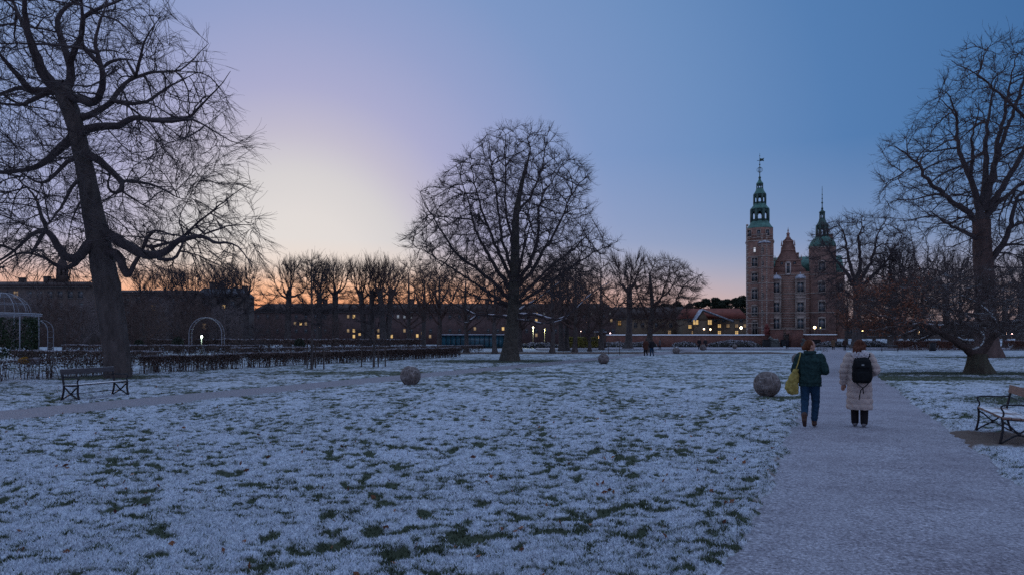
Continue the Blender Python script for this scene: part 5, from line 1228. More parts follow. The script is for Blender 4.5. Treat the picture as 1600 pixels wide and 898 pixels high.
# ---- teal shelter and kiosk
e = empty('shelter', GX(742, 124), 'teal glazed shelter with a snowy flat roof behind the hedge end', 'shelter'); s_ = 124 / F; hw = 53 * s_; zt = ZP(523, 124)
g = Geo(); n = 14
for k in range(n + 1): x = -hw + 2 * hw * k / n; g.box(x - .05, x + .05, -.05, .05, 0, zt)
g.box(-hw, hw, -.04, .04, zt - .12, zt - .02); g.box(-hw, hw, -.04, .04, .0, .12); g.obj('frame', iron, e)
g = Geo(); g.box(-hw, hw, .06, .10, .1, zt - .1); g.box(-hw, hw, 4, 4.1, 0, zt); g.obj('glazing', mat('teal_glass', (.024, .085, .115), .25, .5, .5, spec=.6), e)
g = Geo(); g.box(-hw - .2, hw + .2, -.3, 4.2, zt, zt + .16); g.obj('roof', slate_snow, e)
e = empty('kiosk', GX(939, 126), 'small kiosk with one bright orange lit window', 'kiosk'); s_ = 126 / F; g = Geo(); g.box(-8 * s_, 8 * s_, 0, 2, 0, ZP(518.5, 126)); g.obj('wall', grey_w, e)
g = Geo(); g.box(-9 * s_, 9 * s_, -.3, 2.2, ZP(518.5, 126) + .003, ZP(518.5, 126) + .14); g.obj('roof', slate_snow, e); window(e, -1.5 * s_, ZP(528, 126), ZP(520.5, 126), 4.6 * s_, 0, plain_frame, glow('kiosk_light', (1, .55, .22), 3.0), fw=.08)

# ---- street lamps
def lamp(px, py, d, r_, c, s_, label, group='street lamps at the edges of the garden', arm=False, point=0):
    r_ *= .82
    e = empty('street_lamp', GX(px, d), label, 'street lamp', group); h_ = ZP(py, d)
    g = Geo(); g.lathe([(.14, 0), (.12, .3), (.06, .5), (.045, h_ - r_)], n=10); g.obj('pole', mat('lamp_pole', (.05, .055, .05), .5, .3, 5), e)
    g = Geo(); g.ell((0, 0, h_), (r_, r_, r_ * 1.1), 12, 8); g.obj('globe', glow('lamp_%d_%d' % (px, py), c, s_), e)
    g = Geo(); g.lathe([(r_ * 1.3, 0), (r_ * 1.1, .06), (.03, .22)], (0, 0, h_ + r_ * 1.05), 12); g.obj('cap', iron, e)
    if point:
        l = bpy.data.lights.new('lamp_light', 'POINT'); l.energy = point; l.color = c; l.shadow_soft_size = r_ * 1.3; lo = bpy.data.objects.new('lamp_light', l); col.objects.link(lo); lo.parent = e; lo.location = (0, -r_ * 1.6, h_ - r_ * 2.0)
lamp(315, 525.5, 78.5, .135, (.80, 1.0, .82), 22, 'very bright white green lamp seen through the round arch', point=60)
lamp(833, 511, 132, .20, (1, .95, .62), 5, 'tall lamp post with a pale green glow left of the yellow hedge', point=420)
lamp(851, 514, 133, .12, (1, .9, .4), 2, 'thinner lamp post second left of the yellow hedge', point=160)
lamp(907, 517, 140, .17, (1, .62, .55), 7, 'pink glowing lamp above the yellow lit hedge')
lamp(939, 515, 140, .12, (.9, 1, .5), 1.5, 'dim greenish lamp above the bright kiosk window')
lamp(953.5, 520, 150, .15, (1, .6, .62), 6, 'small pink lamp at the left end of the brick wall')
lamp(1100, 513.5, 200, .28, (1, .66, .4), 6, 'left of the two orange lamps before the ochre house')
lamp(1110, 514, 200, .28, (1, .68, .4), 6, 'right of the two orange lamps before the ochre house')
lamp(1158, 511.5, 178, .36, (1, .74, .5), 9, 'bright orange lamp just left of the castle tower foot')
lamp(1273, 511, 165, .36, (1, .70, .36), 8, 'bright orange lamp right of the castle front')
lamp(1282, 511.5, 170, .15, (1, .9, .4), 1.2, 'faint yellow lamp beside the bright one at the castle')
lamp(1348, 516, 160, .22, (1, .72, .3), 6, 'small orange lamp under the rust leaves')
lamp(1378, 512.5, 160, .27, (1, .62, .3), 10, 'bright orange lamp under the low boughs right of the path')
lamp(1438, 518, 160, .24, (1, .66, .35), 7, 'orange lamp behind the snowy boughs of the spreading tree')
lamp(1571, 521, 160, .28, (1, .62, .45), 11, 'left one of the two bright lamps at far right')
lamp(1581, 521, 160, .24, (1, .55, .5), 10, 'right one of the two bright lamps at far right')
# ================================================================== GARDEN FURNITURE
def bench(label, loc, rz, L=1.95, frost=True, wood=None, iron_k=1.0):
    """park bench: two cast iron ends with crossed curved stays and rolled arms, wooden seat and back. seat faces +y, ends at x = +-L/2"""
    e = empty('bench', loc, label, 'bench', 'benches facing the paths', rz)
    im = mat('bench_iron', (.012, .013, .018), .45, .3, 14)
    arc = lambda pts: resample(np.array(pts, float), .03)
    for sx_ in (-1, 1):
        x = sx_ * (L / 2 - .05); g = Geo(); T = lambda pts, r_=.016: g.tube([(x, a, b) for a, b in arc(pts)], r_ * iron_k, 7)
        T([(.30, 0), (.27, .10), (.245, .25), (.25, .41), (.26, .44)], .019)                       # front leg
        T([(-.27, 0), (-.22, .14), (-.19, .28), (-.18, .42), (-.22, .62), (-.27, .86)], .019)      # back leg and post
        T([(.25, .38), (.16, .33), (.08, .235), (.03, .20), (-.03, .235), (-.10, .33), (-.18, .38)], .014)   # upper stay
        T([(.28, .03), (.18, .10), (.09, .165), (.03, .18), (-.04, .165), (-.14, .10), (-.25, .03)], .014)   # lower stay
        T([(-.235, .67), (-.10, .655), (.05, .655), (.20, .655), (.27, .64), (.285, .60), (.25, .57), (.225, .53), (.24, .47), (.26, .43)], .014)  # arm rolling down to the seat
        T([(.26, .425), (.05, .41), (-.18, .42)], .014)
        g.ell((x, .03, .19), (.022, .03, .03), 8, 6); g.ell((x, .29, .012), (.03, .045, .014), 8, 6); g.ell((x, -.27, .012), (.03, .045, .014), 8, 6)
        g.obj('end_frame', im, e, smooth=True)
    g = Geo(); g.tube([(-L / 2 + .05, .03, .19), (L / 2 - .05, .03, .19)], .011, 6); g.tube([(-L / 2 + .05, -.235, .645), (L / 2 - .05, -.235, .645)], .011, 6); g.obj('stretcher', im, e)
    wm = wood or mat('bench_wood_frosted', (.055, .050, .055), .8, .35, 5, streak=(1, 8, 8), snow=.20)
    for y, w_ in ((.20, .115), (.075, .115), (-.05, .115), (-.15, .06)):
        g = Geo(); g.rbox((0, y, .443 - (.20 - y) * .04), (L, w_, .034), bev=.006); g.obj('seat_plank', wm, e)
    g = Geo(); g.rbox((0, -.243, .80), (L, .034, .15), rx=.16, bev=.006); g.obj('back_plank', wm, e)
    return e
b1a, b1b = np.array((-12.0, 19.15)), np.array((-11.65, 21.2)); c = (b1a + b1b) / 2; dv = b1b - b1a
bench('weathered dark park bench under the huge old tree on the left', (c[0] - .1, c[1], .0), math.atan2(dv[1], dv[0]) + math.pi, L=2.0, iron_k=1.5, wood=mat('frosted_dark_wood', (.06, .055, .06), .8, .35, 5, streak=(1, 8, 8), snow=.5))
fa, fb = G(1526, 673), G(1563, 695.5); dv = fa - fb; c = (fa + fb) / 2; rz = math.atan2(dv[1], dv[0])
n_ = np.array((-math.sin(rz), math.cos(rz), 0)); bench('nearest park bench with pale worn wood cut by the right picture edge', c - n_ * .28 + np.array((0, 0, .0)), rz, L=float(np.hypot(dv[0], dv[1])) + .1, wood=mat('worn_wood', (.20, .125, .095), .8, .3, 4, streak=(1, 8, 8), snow=.12))
for px, py, rz, lab in ((1285, 548.5, R(90), 'tiny far bench just left of the path near the castle gate'), (1390, 549, R(-40), 'tiny far bench right of the path by two tree trunks')):
    bench(lab, G(px, py) , rz)

# granite balls
ball_m = mat('granite_ball', (.085, .070, .066), .9, .35, 9, c2=(.15, .13, .125), bump=.5, bscale=40, snow=.05)
def veins(m):
    nt = m.node_tree; L = nt.links.new; b = nt.nodes['Principled BSDF']; src = b.inputs['Base Color'].links[0].from_socket
    tcn = nt.nodes.new('ShaderNodeTexCoord'); v = nt.nodes.new('ShaderNodeTexVoronoi'); v.feature = 'DISTANCE_TO_EDGE'; v.inputs['Scale'].default_value = 5.5
    nz = nt.nodes.new('ShaderNodeTexNoise'); nz.inputs['Scale'].default_value = 3; L(tcn.outputs['Object'], nz.inputs['Vector'])
    mx = nt.nodes.new('ShaderNodeMix'); mx.data_type = 'VECTOR'; mx.inputs[0].default_value = .35; L(tcn.outputs['Object'], mx.inputs[4]); L(nz.outputs['Color'], mx.inputs[5]); L(mx.outputs[1], v.inputs['Vector'])
    r = nt.nodes.new('ShaderNodeMapRange'); r.inputs['From Min'].default_value = .05; r.inputs['From Max'].default_value = .0; r.inputs['To Max'].default_value = .55; L(v.outputs['Distance'], r.inputs['Value'])
    c = nt.nodes.new('ShaderNodeMix'); c.data_type = 'RGBA'; c.inputs[7].default_value = (.40, .38, .38, 1); L(r.outputs[0], c.inputs[0]); L(src, c.inputs[6]); L(c.outputs[2], b.inputs['Base Color'])
veins(ball_m)
def ball(px, py_b, dia_px, label, seed):
    d = F * EYE / (py_b - HY); r_ = dia_px / 2 / F * d; e = G(px, py_b); rng = np.random.default_rng(seed)
    zc = .93 * r_; prof = [(math.sin(t) * r_, max(zc - math.cos(t) * r_, 0)) for t in np.linspace(.02, math.pi - .02, 40)]
    g = Geo(); g.lathe(prof, n=56); V = g.V[0]; V *= 1 + .012 * pnoise(V[:, 0] * 5 + seed, V[:, 2] * 5 + V[:, 1] * 3, seed)[:, None]
    o = g.obj('stone_ball', ball_m, None, True); o.location = tuple(e); o.rotation_euler = (0, 0, seed * 1.3); tag(o, label, 'stone ball', 'granite balls along the paths')
ball(641.5, 601.5, 32, 'stone ball on the side path edge left of the domed tree', 1)
ball(943, 568.5, 17.5, 'stone ball on the side path between the domed tree and the couple', 2)
ball(1056.5, 552.5, 11.5, 'small far stone ball right of the strolling couple', 3)
ball(1098.5, 547.3, 10, 'tiny far stone ball touching the two dark figures', 4)
ball(1148, 544.4, 7.5, 'tiniest stone ball before the large frosted mound', 5)
ball(1198.5, 619, 41, 'large near stone ball beside the woman with the yellow bag', 6)
ball(1247, 569.5, 19, 'stone ball mostly hidden behind the woman in the dark green jacket', 7)

# domed arbour with ivy at the left edge
ar_m = mat('pale_iron_frame', (.27, .29, .33), .5, .2, 8); d = 52.0; s_ = d / F; ax = 3.0
e = empty('arbour', GX(ax, d), 'domed white iron arbour overgrown with ivy at the left edge', 'arbour'); rr = 52 * s_; zc = ZP(490, d); zt = ZP(457, d)
rd = 38 * s_; aa = np.linspace(0, math.pi / 2, 9); ring = np.linspace(0, 2 * math.pi, 33)
g = Geo()
for k in range(12):
    a = k / 12 * 6.283; g.tube(np.stack((rd * np.cos(aa) * math.cos(a), rd * np.cos(aa) * math.sin(a), zc + (zt - zc) * np.sin(aa)), -1), .022, 5)
for u in (0, .35, .68, .9): g.tube(np.stack((rd * math.cos(u * 1.45) * np.cos(ring), rd * math.cos(u * 1.45) * np.sin(ring), np.full(33, zc + (zt - zc) * math.sin(u * 1.45))), -1), .02, 5)
g.obj('dome', ar_m, e)
g = Geo()
for z, r_ in ((zc, .05), (zc - .12, .03)): g.tube(np.stack((rr * np.cos(ring), rr * np.sin(ring), np.full(33, z)), -1), r_, 6)
for k in range(8): a = k / 8 * 6.283; g.tube([(rr * math.cos(a), rr * math.sin(a), zc), (rd * math.cos(a), rd * math.sin(a), zc)], .02, 5)
g.obj('cornice', ar_m, e)
for k in range(8):
    a = k / 8 * 6.283 + .3; g = Geo(); g.tube([(rr * .96 * math.cos(a), rr * .96 * math.sin(a), 0), (rr * .96 * math.cos(a), rr * .96 * math.sin(a), zc)], .035, 8); g.obj('post', ar_m, e)
rng = np.random.default_rng(88); n = 9000; a = rng.uniform(0, 6.283, n); z = rng.uniform(.25, zc - .25, n); keep = np.sin(a * 4 + .6) + .5 * np.sin(z * 2 + a) > -.55; a, z = a[keep], z[keep]
V, Qd = leafquads(np.stack(((rr * .86 + rng.normal(size=len(a)) * .14) * np.cos(a), (rr * .86 + rng.normal(size=len(a)) * .14) * np.sin(a), z), -1), .085, rng); g = Geo(); g.add(V, Qd); g.obj('ivy', mat('ivy_leaves', (.018, .036, .012), .6, .5, 5), e)
g = Geo(); 
for k in range(26): a0 = rng.uniform(0, 6.283); g.tube([(rr * .86 * math.cos(a0 + t * .2), rr * .86 * math.sin(a0 + t * .2), t * zc * .95) for t in (0, .3, .6, 1)], .014, 5)
g.obj('ivy_stems', hedge_stem, e)
# rose arches
def arch(px, d, r_px, top, label, seed):
    s_ = d / F; r_ = r_px * s_; zt = ZP(top, d); zs = zt - r_; e = empty('rose_arch', GX(px, d), label, 'arch'); rng = np.random.default_rng(seed)
    pts = [(-r_, 0, 0), (-r_, 0, zs * .5), (-r_, 0, zs)] + [(-r_ * math.cos(t), 0, zs + r_ * math.sin(t)) for t in np.linspace(.15, math.pi - .15, 15)] + [(r_, 0, zs), (r_, 0, zs * .5), (r_, 0, 0)]
    pts = np.array(pts)
    for y in (-.35, .35): g = Geo(); g.tube(pts + np.array((0, y, 0)), .032, 6); g.obj('hoop', ar_m, e)
    g = Geo(); [g.tube([p + np.array((0, -.35, 0)), p + np.array((0, .35, 0))], .014, 5) for p in resample(pts, .45)]; g.obj('rungs', ar_m, e)
    g = Geo(); k = rng.integers(0, len(pts), 160); tw, tr = twig_set(pts[k] + rng.normal(size=(160, 3)) * .12, rng.normal(size=(160, 3)), .7, .012, rng, (0, 0, .3), .4); V, Qd = tubes(tw, tr, 3); g.add(V, Qd); g.obj('climbing_twigs', twig_w, e)
arch(323, 76, 25.5, 495.5, 'big round iron arch with the bright lamp inside', 91)
arch(62, 56, 17, 500, 'small iron arch leaning out right of the domed arbour', 92)
# dark clipped bushes and small colourful shrubs in the garden
def bush(px, d, w, hgt, label, m, seed, cat='shrub'):
    rng = np.random.default_rng(seed); n = 1500; u = rng.normal(size=(n, 3)); u /= np.linalg.norm(u, axis=1, keepdims=True); e = empty('bush', GX(px, d), label, cat, None)
    C = u * rng.random(n)[:, None] ** .25 * np.array((w, w, hgt / 2)) + np.array((0, 0, hgt / 2 + .05)); V, Qd = leafquads(C, .07, rng); g = Geo(); g.add(V, Qd); g.obj('foliage', m, e)
    g = Geo(); [g.tube([(0, 0, 0), tuple(C[k])], [.02, .006], 4) for k in range(0, 40)]; g.obj('stems', hedge_stem, e)
ever = mat('evergreen_leaves', (.020, .030, .018), .7, .5, 5)
bush(278, 76, .62, 1.9, 'dark evergreen bush left of the big round arch', ever, 1); bush(217, 76, .55, 1.6, 'dark evergreen bush just right of the huge old trunk', ever, 2); bush(468, 76, .6, 1.7, 'dark evergreen bush left of the tall sapling', ever, 3)
bush(38, 46, .30, .42, 'small low shrub with yellow orange leaves by the arbour', mat('yellow_leaves', (.36, .20, .03), .8, .3, 5), 4); bush(56, 46, .28, .40, 'small low frosted shrub right of the yellow one', frost_leaf, 5)
# bins
def bin_(px, d, w, hgt, label):
    e = empty('litter_bin', GX(px, d), label, 'litter bin'); g = Geo(); g.lathe([(w * .85, .05), (w, .1), (w, hgt), (w * .92, hgt + .02), (w * .92, hgt - .1)], n=20); g.obj('bin_body', planter_m, e); g = Geo(); g.lathe([(w * 1.06, hgt - .02), (w * 1.08, hgt + .04), (w * .9, hgt + .07), (w * .9, hgt)], n=20); g.obj('rim', iron, e)
bin_(1457, 92, .40, 1.1, 'dark round litter bin before the long rust brown hedge')

# ================================================================== PEOPLE
skin_m = mat('skin', (.36, .21, .155), .6, .1, 9)
def solid(g, vox, name, m, parent, smooth_it=4, post=None):
    me = g.mesh('tmp'); o = bpy.data.objects.new('tmp', me); col.objects.link(o)
    r_ = o.modifiers.new('r', 'REMESH'); r_.mode = 'VOXEL'; r_.voxel_size = vox
    s_ = o.modifiers.new('s', 'SMOOTH'); s_.iterations = smooth_it; s_.factor = .5
    dg = bpy.context.evaluated_depsgraph_get(); dg.update(); me2 = bpy.data.meshes.new_from_object(o.evaluated_get(dg))
    bpy.data.objects.remove(o); bpy.data.meshes.remove(me); me2.name = name; me2.materials.clear()
    if post:
        n = len(me2.vertices); co = np.empty(n * 3, np.float32); me2.vertices.foreach_get('co', co); nm = np.empty(n * 3, np.float32); me2.vertices.foreach_get('normal', nm)
        co = post(co.reshape(-1, 3), nm.reshape(-1, 3)); me2.vertices.foreach_set('co', np.ascontiguousarray(co, np.float32).ravel()); me2.update()
    return link(name, me2, m, parent, True)
def loft(g, rings, n=18):
    """rings: (x, y, z, rx, ry) stacked along the height"""
    a = np.arange(n) / n * 2 * math.pi; V = []
    for x, y, z, rx, ry in rings: V.append(np.stack((x + rx * np.cos(a), y + ry * np.sin(a), np.full(n, z)), -1))
    m_ = len(rings); V = np.concatenate(V + [np.array([rings[0][:3], rings[-1][:3]], float)]); k = np.arange(n); k2 = (k + 1) % n
    Q = np.concatenate([np.stack((i * n + k, i * n + k2, (i + 1) * n + k2, (i + 1) * n + k), -1) for i in range(m_ - 1)]); b = m_ * n
    g.add(V, Q, np.concatenate((np.stack((np.full(n, b), k2, k), -1), np.stack((np.full(n, b + 1), b - n + k, b - n + k2), -1))))
def limbt(g, pts, rs, n=14):
    p = resample(np.concatenate((np.array(pts, float), np.array(rs, float)[:, None]), 1), .03); g.tube(p[:, :3], p[:, 3], n)
    for q_ in (0, -1): g.ell(p[q_, :3], (p[q_, 3],) * 3, 10, 8)
def body(e, legs, arms, yaw=0.0, vox=.009, hz=1.57, bend=0.0):
    """one continuous figure: legs = [(hip, knee, ankle, toe) ...], arms = [(shoulder, elbow, wrist) ...], facing +y"""
    g = Geo()
    loft(g, [(0, 0, .82, .10, .08), (0, -.01, .90, .165, .115), (0, 0, 1.0, .145, .10), (0, .005, 1.08, .125, .09), (0, .005, 1.2, .15, .105), (0, -.005, 1.31, .17, .10), (0, -.01, 1.38, .14, .08), (0, 0, 1.42, .065, .06), (0, .01, 1.50, .055, .055)])
    c, s = math.cos(yaw), math.sin(yaw); rot = lambda x, y, z: (c * x - s * y, .015 + s * x + c * y, hz + z)
    def el(x, y, z, a, b, d_):
        k = Geo().ell((0, 0, 0), (a, b, d_), 16, 12); V = k.V[0] + np.array((x, y, z)); V = np.stack((c * V[:, 0] - s * V[:, 1], .015 + s * V[:, 0] + c * V[:, 1], hz + V[:, 2]), -1); g.add(V, k.Q[0], k.T[0])
    el(0, 0, .02, .074, .092, .098); el(0, .03, -.05, .056, .062, .062); el(0, .062, -.095, .028, .026, .022)      # skull, jaw, chin
    el(0, .094, -.012, .012, .020, .024); el(0, .084, .018, .045, .012, .010); el(0, .084, -.055, .024, .012, .010)   # nose, brow, mouth
    for sg in (-1, 1): el(sg * .030, .076, .004, .014, .010, .009); el(sg * .074, -.008, -.01, .012, .020, .032)     # eyes, ears
    for hip, knee, ank, toe in legs:
        limbt(g, [hip, knee, ank], [.082, .055, .038]); limbt(g, [ank, toe], [.040, .030], 10)
    for sh, el_, wr in arms:
        limbt(g, [sh, el_, wr], [.050, .040, .027]); w = np.array(wr, float); dv = w - np.array(el_); dv /= np.linalg.norm(dv)
        up = np.cross(dv, (1, 0, 0)); up /= np.linalg.norm(up) + 1e-9; sd = np.cross(dv, up)
        limbt(g, [w, w + dv * .085], [.026, .036], 10)
        for k, (off, ln) in enumerate(((-.030, .070), (-.010, .082), (.010, .078), (.029, .060))):
            b0 = w + dv * .085 + sd * off; limbt(g, [b0, b0 + dv * ln * .55 + up * .006, b0 + dv * ln * .9 + up * .025], [.0105, .0095, .008], 8)
        b0 = w + dv * .03 - sd * .03; limbt(g, [b0, b0 + dv * .04 - sd * .022, b0 + dv * .07 - sd * .018 + up * .01], [.0115, .010, .0085], 8)
    return solid(g, vox, 'body', skin_m, e, 2)
def fabric(name, c, var=.2, sc_=14, c2=None): return mat(name, c, .9, var, sc_, bump=.35, bscale=45, c2=c2, spec=.1)

WALK = -math.atan(.45)
# ---- the woman in the dark green jacket
e = empty('person', G(1265.5, 667), 'woman in dark green jacket and blue jeans walking away, ginger hair pinned up', 'person', None, WALK - .05)
LL = ((-.085, 0, .88), (-.090, .0, .50), (-.080, -.25, .19), (-.080, -.17, .055)); RL = ((.085, 0, .88), (.095, .12, .48), (.070, .10, .09), (.080, .26, .045))
LA = ((-.18, 0, 1.36), (-.275, -.04, 1.09), (-.13, .22, 1.08)); RA = ((.18, 0, 1.36), (.285, -.03, 1.09), (.13, .22, 1.06))
body(e, (LL, RL), (LA, RA), yaw=-1.0)
g = Geo()
loft(g, [(0, -.005, .80, .205, .150), (0, -.005, .86, .215, .158), (0, 0, 1.0, .205, .155), (0, 0, 1.15, .215, .16), (0, -.01, 1.28, .225, .155), (0, -.01, 1.37, .195, .13), (0, -.005, 1.43, .11, .10), (0, .0, 1.475, .085, .085)])
for a in (LA, RA): limbt(g, [a[0], a[1], tuple(np.array(a[1]) * .12 + np.array(a[2]) * .88)], [.088, .080, .058])
def folds(co, nm):
    k = (.004 * np.sin(co[:, 2] * 46 + co[:, 0] * 9 + 2 * np.sin(co[:, 1] * 11)) + .005 * np.sin(co[:, 0] * 31 + co[:, 2] * 17))
    return co + nm * (k - .012 * np.exp(-((co[:, 2] - .845) / .018) ** 2))[:, None]
solid(g, .010, 'jacket', fabric('dark_green_fleece', (.013, .031, .031), .4, 20, c2=(.018, .042, .042)), e, 3, folds)
g = Geo(); loft(g, [(0, -.01, .80, .10, .09), (0, -.01, .86, .168, .122), (0, -.01, .92, .165, .12)])
limbt(g, [LL[0], LL[1], (-.082, -.205, .25)], [.100, .076, .062]); limbt(g, [RL[0], RL[1], (.072, .102, .15)], [.100, .076, .062])
def jf(co, nm): return co + nm * (.004 * np.sin(co[:, 2] * 60 + co[:, 0] * 20) * np.exp(-((co[:, 2] - .47) / .16) ** 2) + .004 * np.sin(co[:, 2] * 80) * np.exp(-((co[:, 2] - .2) / .08) ** 2))[:, None]
solid(g, .009, 'jeans', fabric('blue_denim', (.016, .045, .085), .3, 12), e, 3, jf)
def boot(e, ank, toe, m, r_=.052, hgt=.14):
    g = Geo(); ank, toe = np.array(ank), np.array(toe); up = np.array((0, (ank[1] - toe[1]) * 0, 1.0)); heel = ank + np.array((0, -.05, -.055)) if toe[2] < ank[2] + .02 else ank
    limbt(g, [ank + up * (hgt - .06), ank, ], [r_, r_ * .95], 12); limbt(g, [ank + (0, -.015, -.03), (ank + toe) / 2 + (0, 0, -.005), toe], [r_ * .9, r_ * .82, r_ * .66], 12)
    o = solid(g, .008, 'boot', m, e, 2)
    co = [v.co.z for v in o.data.vertices]
    for v in o.data.vertices: v.co.z = max(v.co.z, .006)
    return o
bm_ = mat('brown_leather', (.060, .030, .022), .5, .3, 12)
boot(e, LL[2], LL[3], bm_); boot(e, RL[2], RL[3], bm_)
hair_m = mat('ginger_hair', (.070, .027, .014), .8, .45, 30, streak=(1, 1, .25), c2=(.105, .042, .022), spec=.1); hair_d = mat('auburn_hair', (.052, .021, .013), .8, .45, 30, streak=(1, 1, .2), c2=(.085, .034, .022), spec=.1)
def hair_up(e, yaw, m, hz=1.57):
    g = Geo(); c, s = math.cos(yaw), math.sin(yaw); P_ = lambda x, y, z: (c * x - s * y, .015 + s * x + c * y, hz + z)
    g.ell(P_(0, -.022, .042), (.086, .086, .088), 18, 14); g.ell(P_(0, -.055, -.01), (.078, .062, .080), 16, 12); g.ell(P_(.01, -.125, -.035), (.050, .048, .048), 14, 10); g.ell(P_(0, -.10, -.01), (.05, .05, .045), 12, 10)
    for k in range(10): a = k * .63; g.ell(P_(.01 + .028 * math.cos(a), -.13 + .02 * math.sin(a * 1.7), -.035 + .03 * math.sin(a)), (.022, .02, .02), 8, 6)
    rng = np.random.default_rng(4); cut = lambda co, nm: co + nm * (.005 * np.sin(co[:, 0] * 120 + co[:, 2] * 60))[:, None]
    solid(g, .008, 'hair', m, e, 1, cut)
hair_up(e, -1.0, hair_m)
g = Geo(); limbt(g, [(-.05, -.10, 1.44), (.05, -.10, 1.44)], [.035, .035]); ring = [(.095 * math.cos(a), .02 + .095 * math.sin(a), 1.455) for a in np.linspace(0, 6.283, 15)]; g.tube(ring, .028, 8); solid(g, .01, 'collar', fabric('dark_green_fleece', (.018, .036, .032)), e, 2)
eb = e
# yellow shoulder bag, hanging on her left
M4 = Matrix.Translation(eb.location) @ Matrix.Rotation(eb.rotation_euler.z, 4, 'Z')
tote = empty('tote_bag', (M4 @ Vector((-.30, -.12, .80))), 'yellow cloth tote bag hanging from the shoulder of the woman in green', 'bag', None, eb.rotation_euler.z + .35)
g = Geo(); loft(g, [(0.02, 0, -.17, .06, .025), (.0, 0, -.14, .100, .042), (-.02, 0, -.05, .138, .058), (0.0, 0, .10, .112, .056), (.04, 0, .24, .075, .044), (.068, 0, .33, .05, .034)])
solid(g, .009, 'bag_body', fabric('yellow_cloth', (.27, .205, .045), .35, 16, c2=(.30, .25, .085)), tote, 3, lambda co, nm: co + nm * (.007 * np.sin(co[:, 0] * 40 + co[:, 2] * 22) + .005 * np.sin(co[:, 2] * 55 - co[:, 0] * 30))[:, None])
g = Geo()
for y in (-.03, .03): g.tube(resample(np.array([(.045, y, .29), (.085, y * 1.2, .42), (.125, y * 1.6 + .02, .56), (.165, .07 + y, .655), (.15, .15 + y * .5, .64), (.10, .22, .50), (.06, .1, .34)]), .03), .011, 6)
g.obj('strap', fabric('yellow_strap', (.34, .27, .08)), tote, smooth=True)

# ---- the woman in the long pale coat
e = empty('person', G(1343, 666.5), 'woman in long pale quilted coat walking away, auburn hair over a fluffy hood', 'person', None, WALK)
LL = ((-.085, 0, .88), (-.085, .08, .49), (-.075, .03, .09), (-.085, .17, .035)); RL = ((.085, 0, .88), (.085, .02, .48), (.075, -.08, .09), (.08, .06, .035))
LA = ((-.18, 0, 1.36), (-.275, -.03, 1.09), (-.285, .05, .85)); RA = ((.18, 0, 1.36), (.285, -.05, 1.10), (.20, .18, 1.02))
body(e, (LL, RL), (LA, RA), yaw=-.25)
g = Geo()
loft(g, [(0, -.0, .335, .225, .185), (0, 0, .40, .235, .19), (0, 0, .6, .228, .185), (0, 0, .85, .218, .175), (0, 0, 1.05, .208, .165), (0, 0, 1.2, .215, .165), (0, -.01, 1.31, .222, .155), (0, -.01, 1.385, .19, .13), (0, -.005, 1.44, .11, .10)])
for a in (LA, RA): limbt(g, [a[0], a[1], a[2]], [.092, .086, .064])
def quilt(co, nm):
    z = co[:, 2]; k = np.abs(np.sin((z - .335) * math.pi / .115)) ** .55; arm = np.abs(co[:, 0]) > .25
    return co + nm * (.016 * (k - .75) + .004 * np.sin(co[:, 0] * 50 + z * 30) + .003 * np.sin(co[:, 1] * 60 - z * 45))[:, None]
coat_m = fabric('pale_quilted_coat', (.42, .36, .33), .10, 6)
solid(g, .010, 'coat', coat_m, e, 3, quilt)
g = Geo(); limbt(g, [(-.085, 0, .75), LL[1], (-.078, .035, .10)], [.10, .078, .068]); limbt(g, [(.085, 0, .75), RL[1], (.077, -.07, .10)], [.10, .078, .068]); g.ell((0, 0, .74), (.13, .10, .1)); solid(g, .009, 'trousers', fabric('black_trousers', (.016, .015, .018)), e, 3)
sm_ = mat('grey_sneaker', (.14, .14, .16), .7, .3, 14); boot(e, LL[2], LL[3], sm_, .05, .10); boot(e, RL[2], RL[3], sm_, .05, .10)
g = Geo(); g.ell((.015, -.15, 1.395), (.140, .085, .110)); ring = [(.125 * math.cos(a), -.03 + .12 * math.sin(a), 1.415 + .03 * math.sin(a)) for a in np.linspace(0, 6.283, 19)]; g.tube(ring, .048, 9)
rng = np.random.default_rng(8); solid(g, .010, 'hood', mat('fluffy_hood', (.62, .62, .65), .95, .15, 25, bump=.6, bscale=60), e, 2, lambda co, nm: co + nm * (.008 * rng.normal(size=len(co)))[:, None])
g = Geo(); g.ell((0, -.008, 1.612), (.088, .096, .090), 18, 14)
for k in range(26):
    a = math.pi + (k + .5) / 26 * math.pi * 1.10 - .16; x0, y0 = .082 * math.cos(a), .012 + .082 * math.sin(a); j = math.sin(k * 2.7); z1 = 1.455 + .045 * (math.sin(k * 1.9)) + .03 * abs(math.cos(a)) + .05 * max(0, math.cos(a))
    limbt(g, [(x0 * .9, y0 * .9, 1.62), (x0 * 1.12, y0 * 1.25 - .02, 1.53), (x0 * (1.2 + .12 * j), y0 * 1.7 - .07, z1 + .04), (x0 * (1.15 + .15 * j) - .02, y0 * 1.8 - .09, z1 - .03)], [.027, .028, .022, .010], 8)
solid(g, .0075, 'hair', hair_d, e, 1, lambda co, nm: co + nm * (.004 * np.sin(co[:, 0] * 150 + co[:, 2] * 12))[:, None])
M4 = Matrix.Translation(e.location) @ Matrix.Rotation(e.rotation_euler.z, 4, 'Z')
bp_ = empty('backpack', (M4 @ Vector((.035, -.235, .87))), 'black backpack with dangling straps on the back of the woman in the pale coat', 'backpack', None, e.rotation_euler.z)
bk = fabric('black_nylon', (.011, .013, .015), .3, 20)
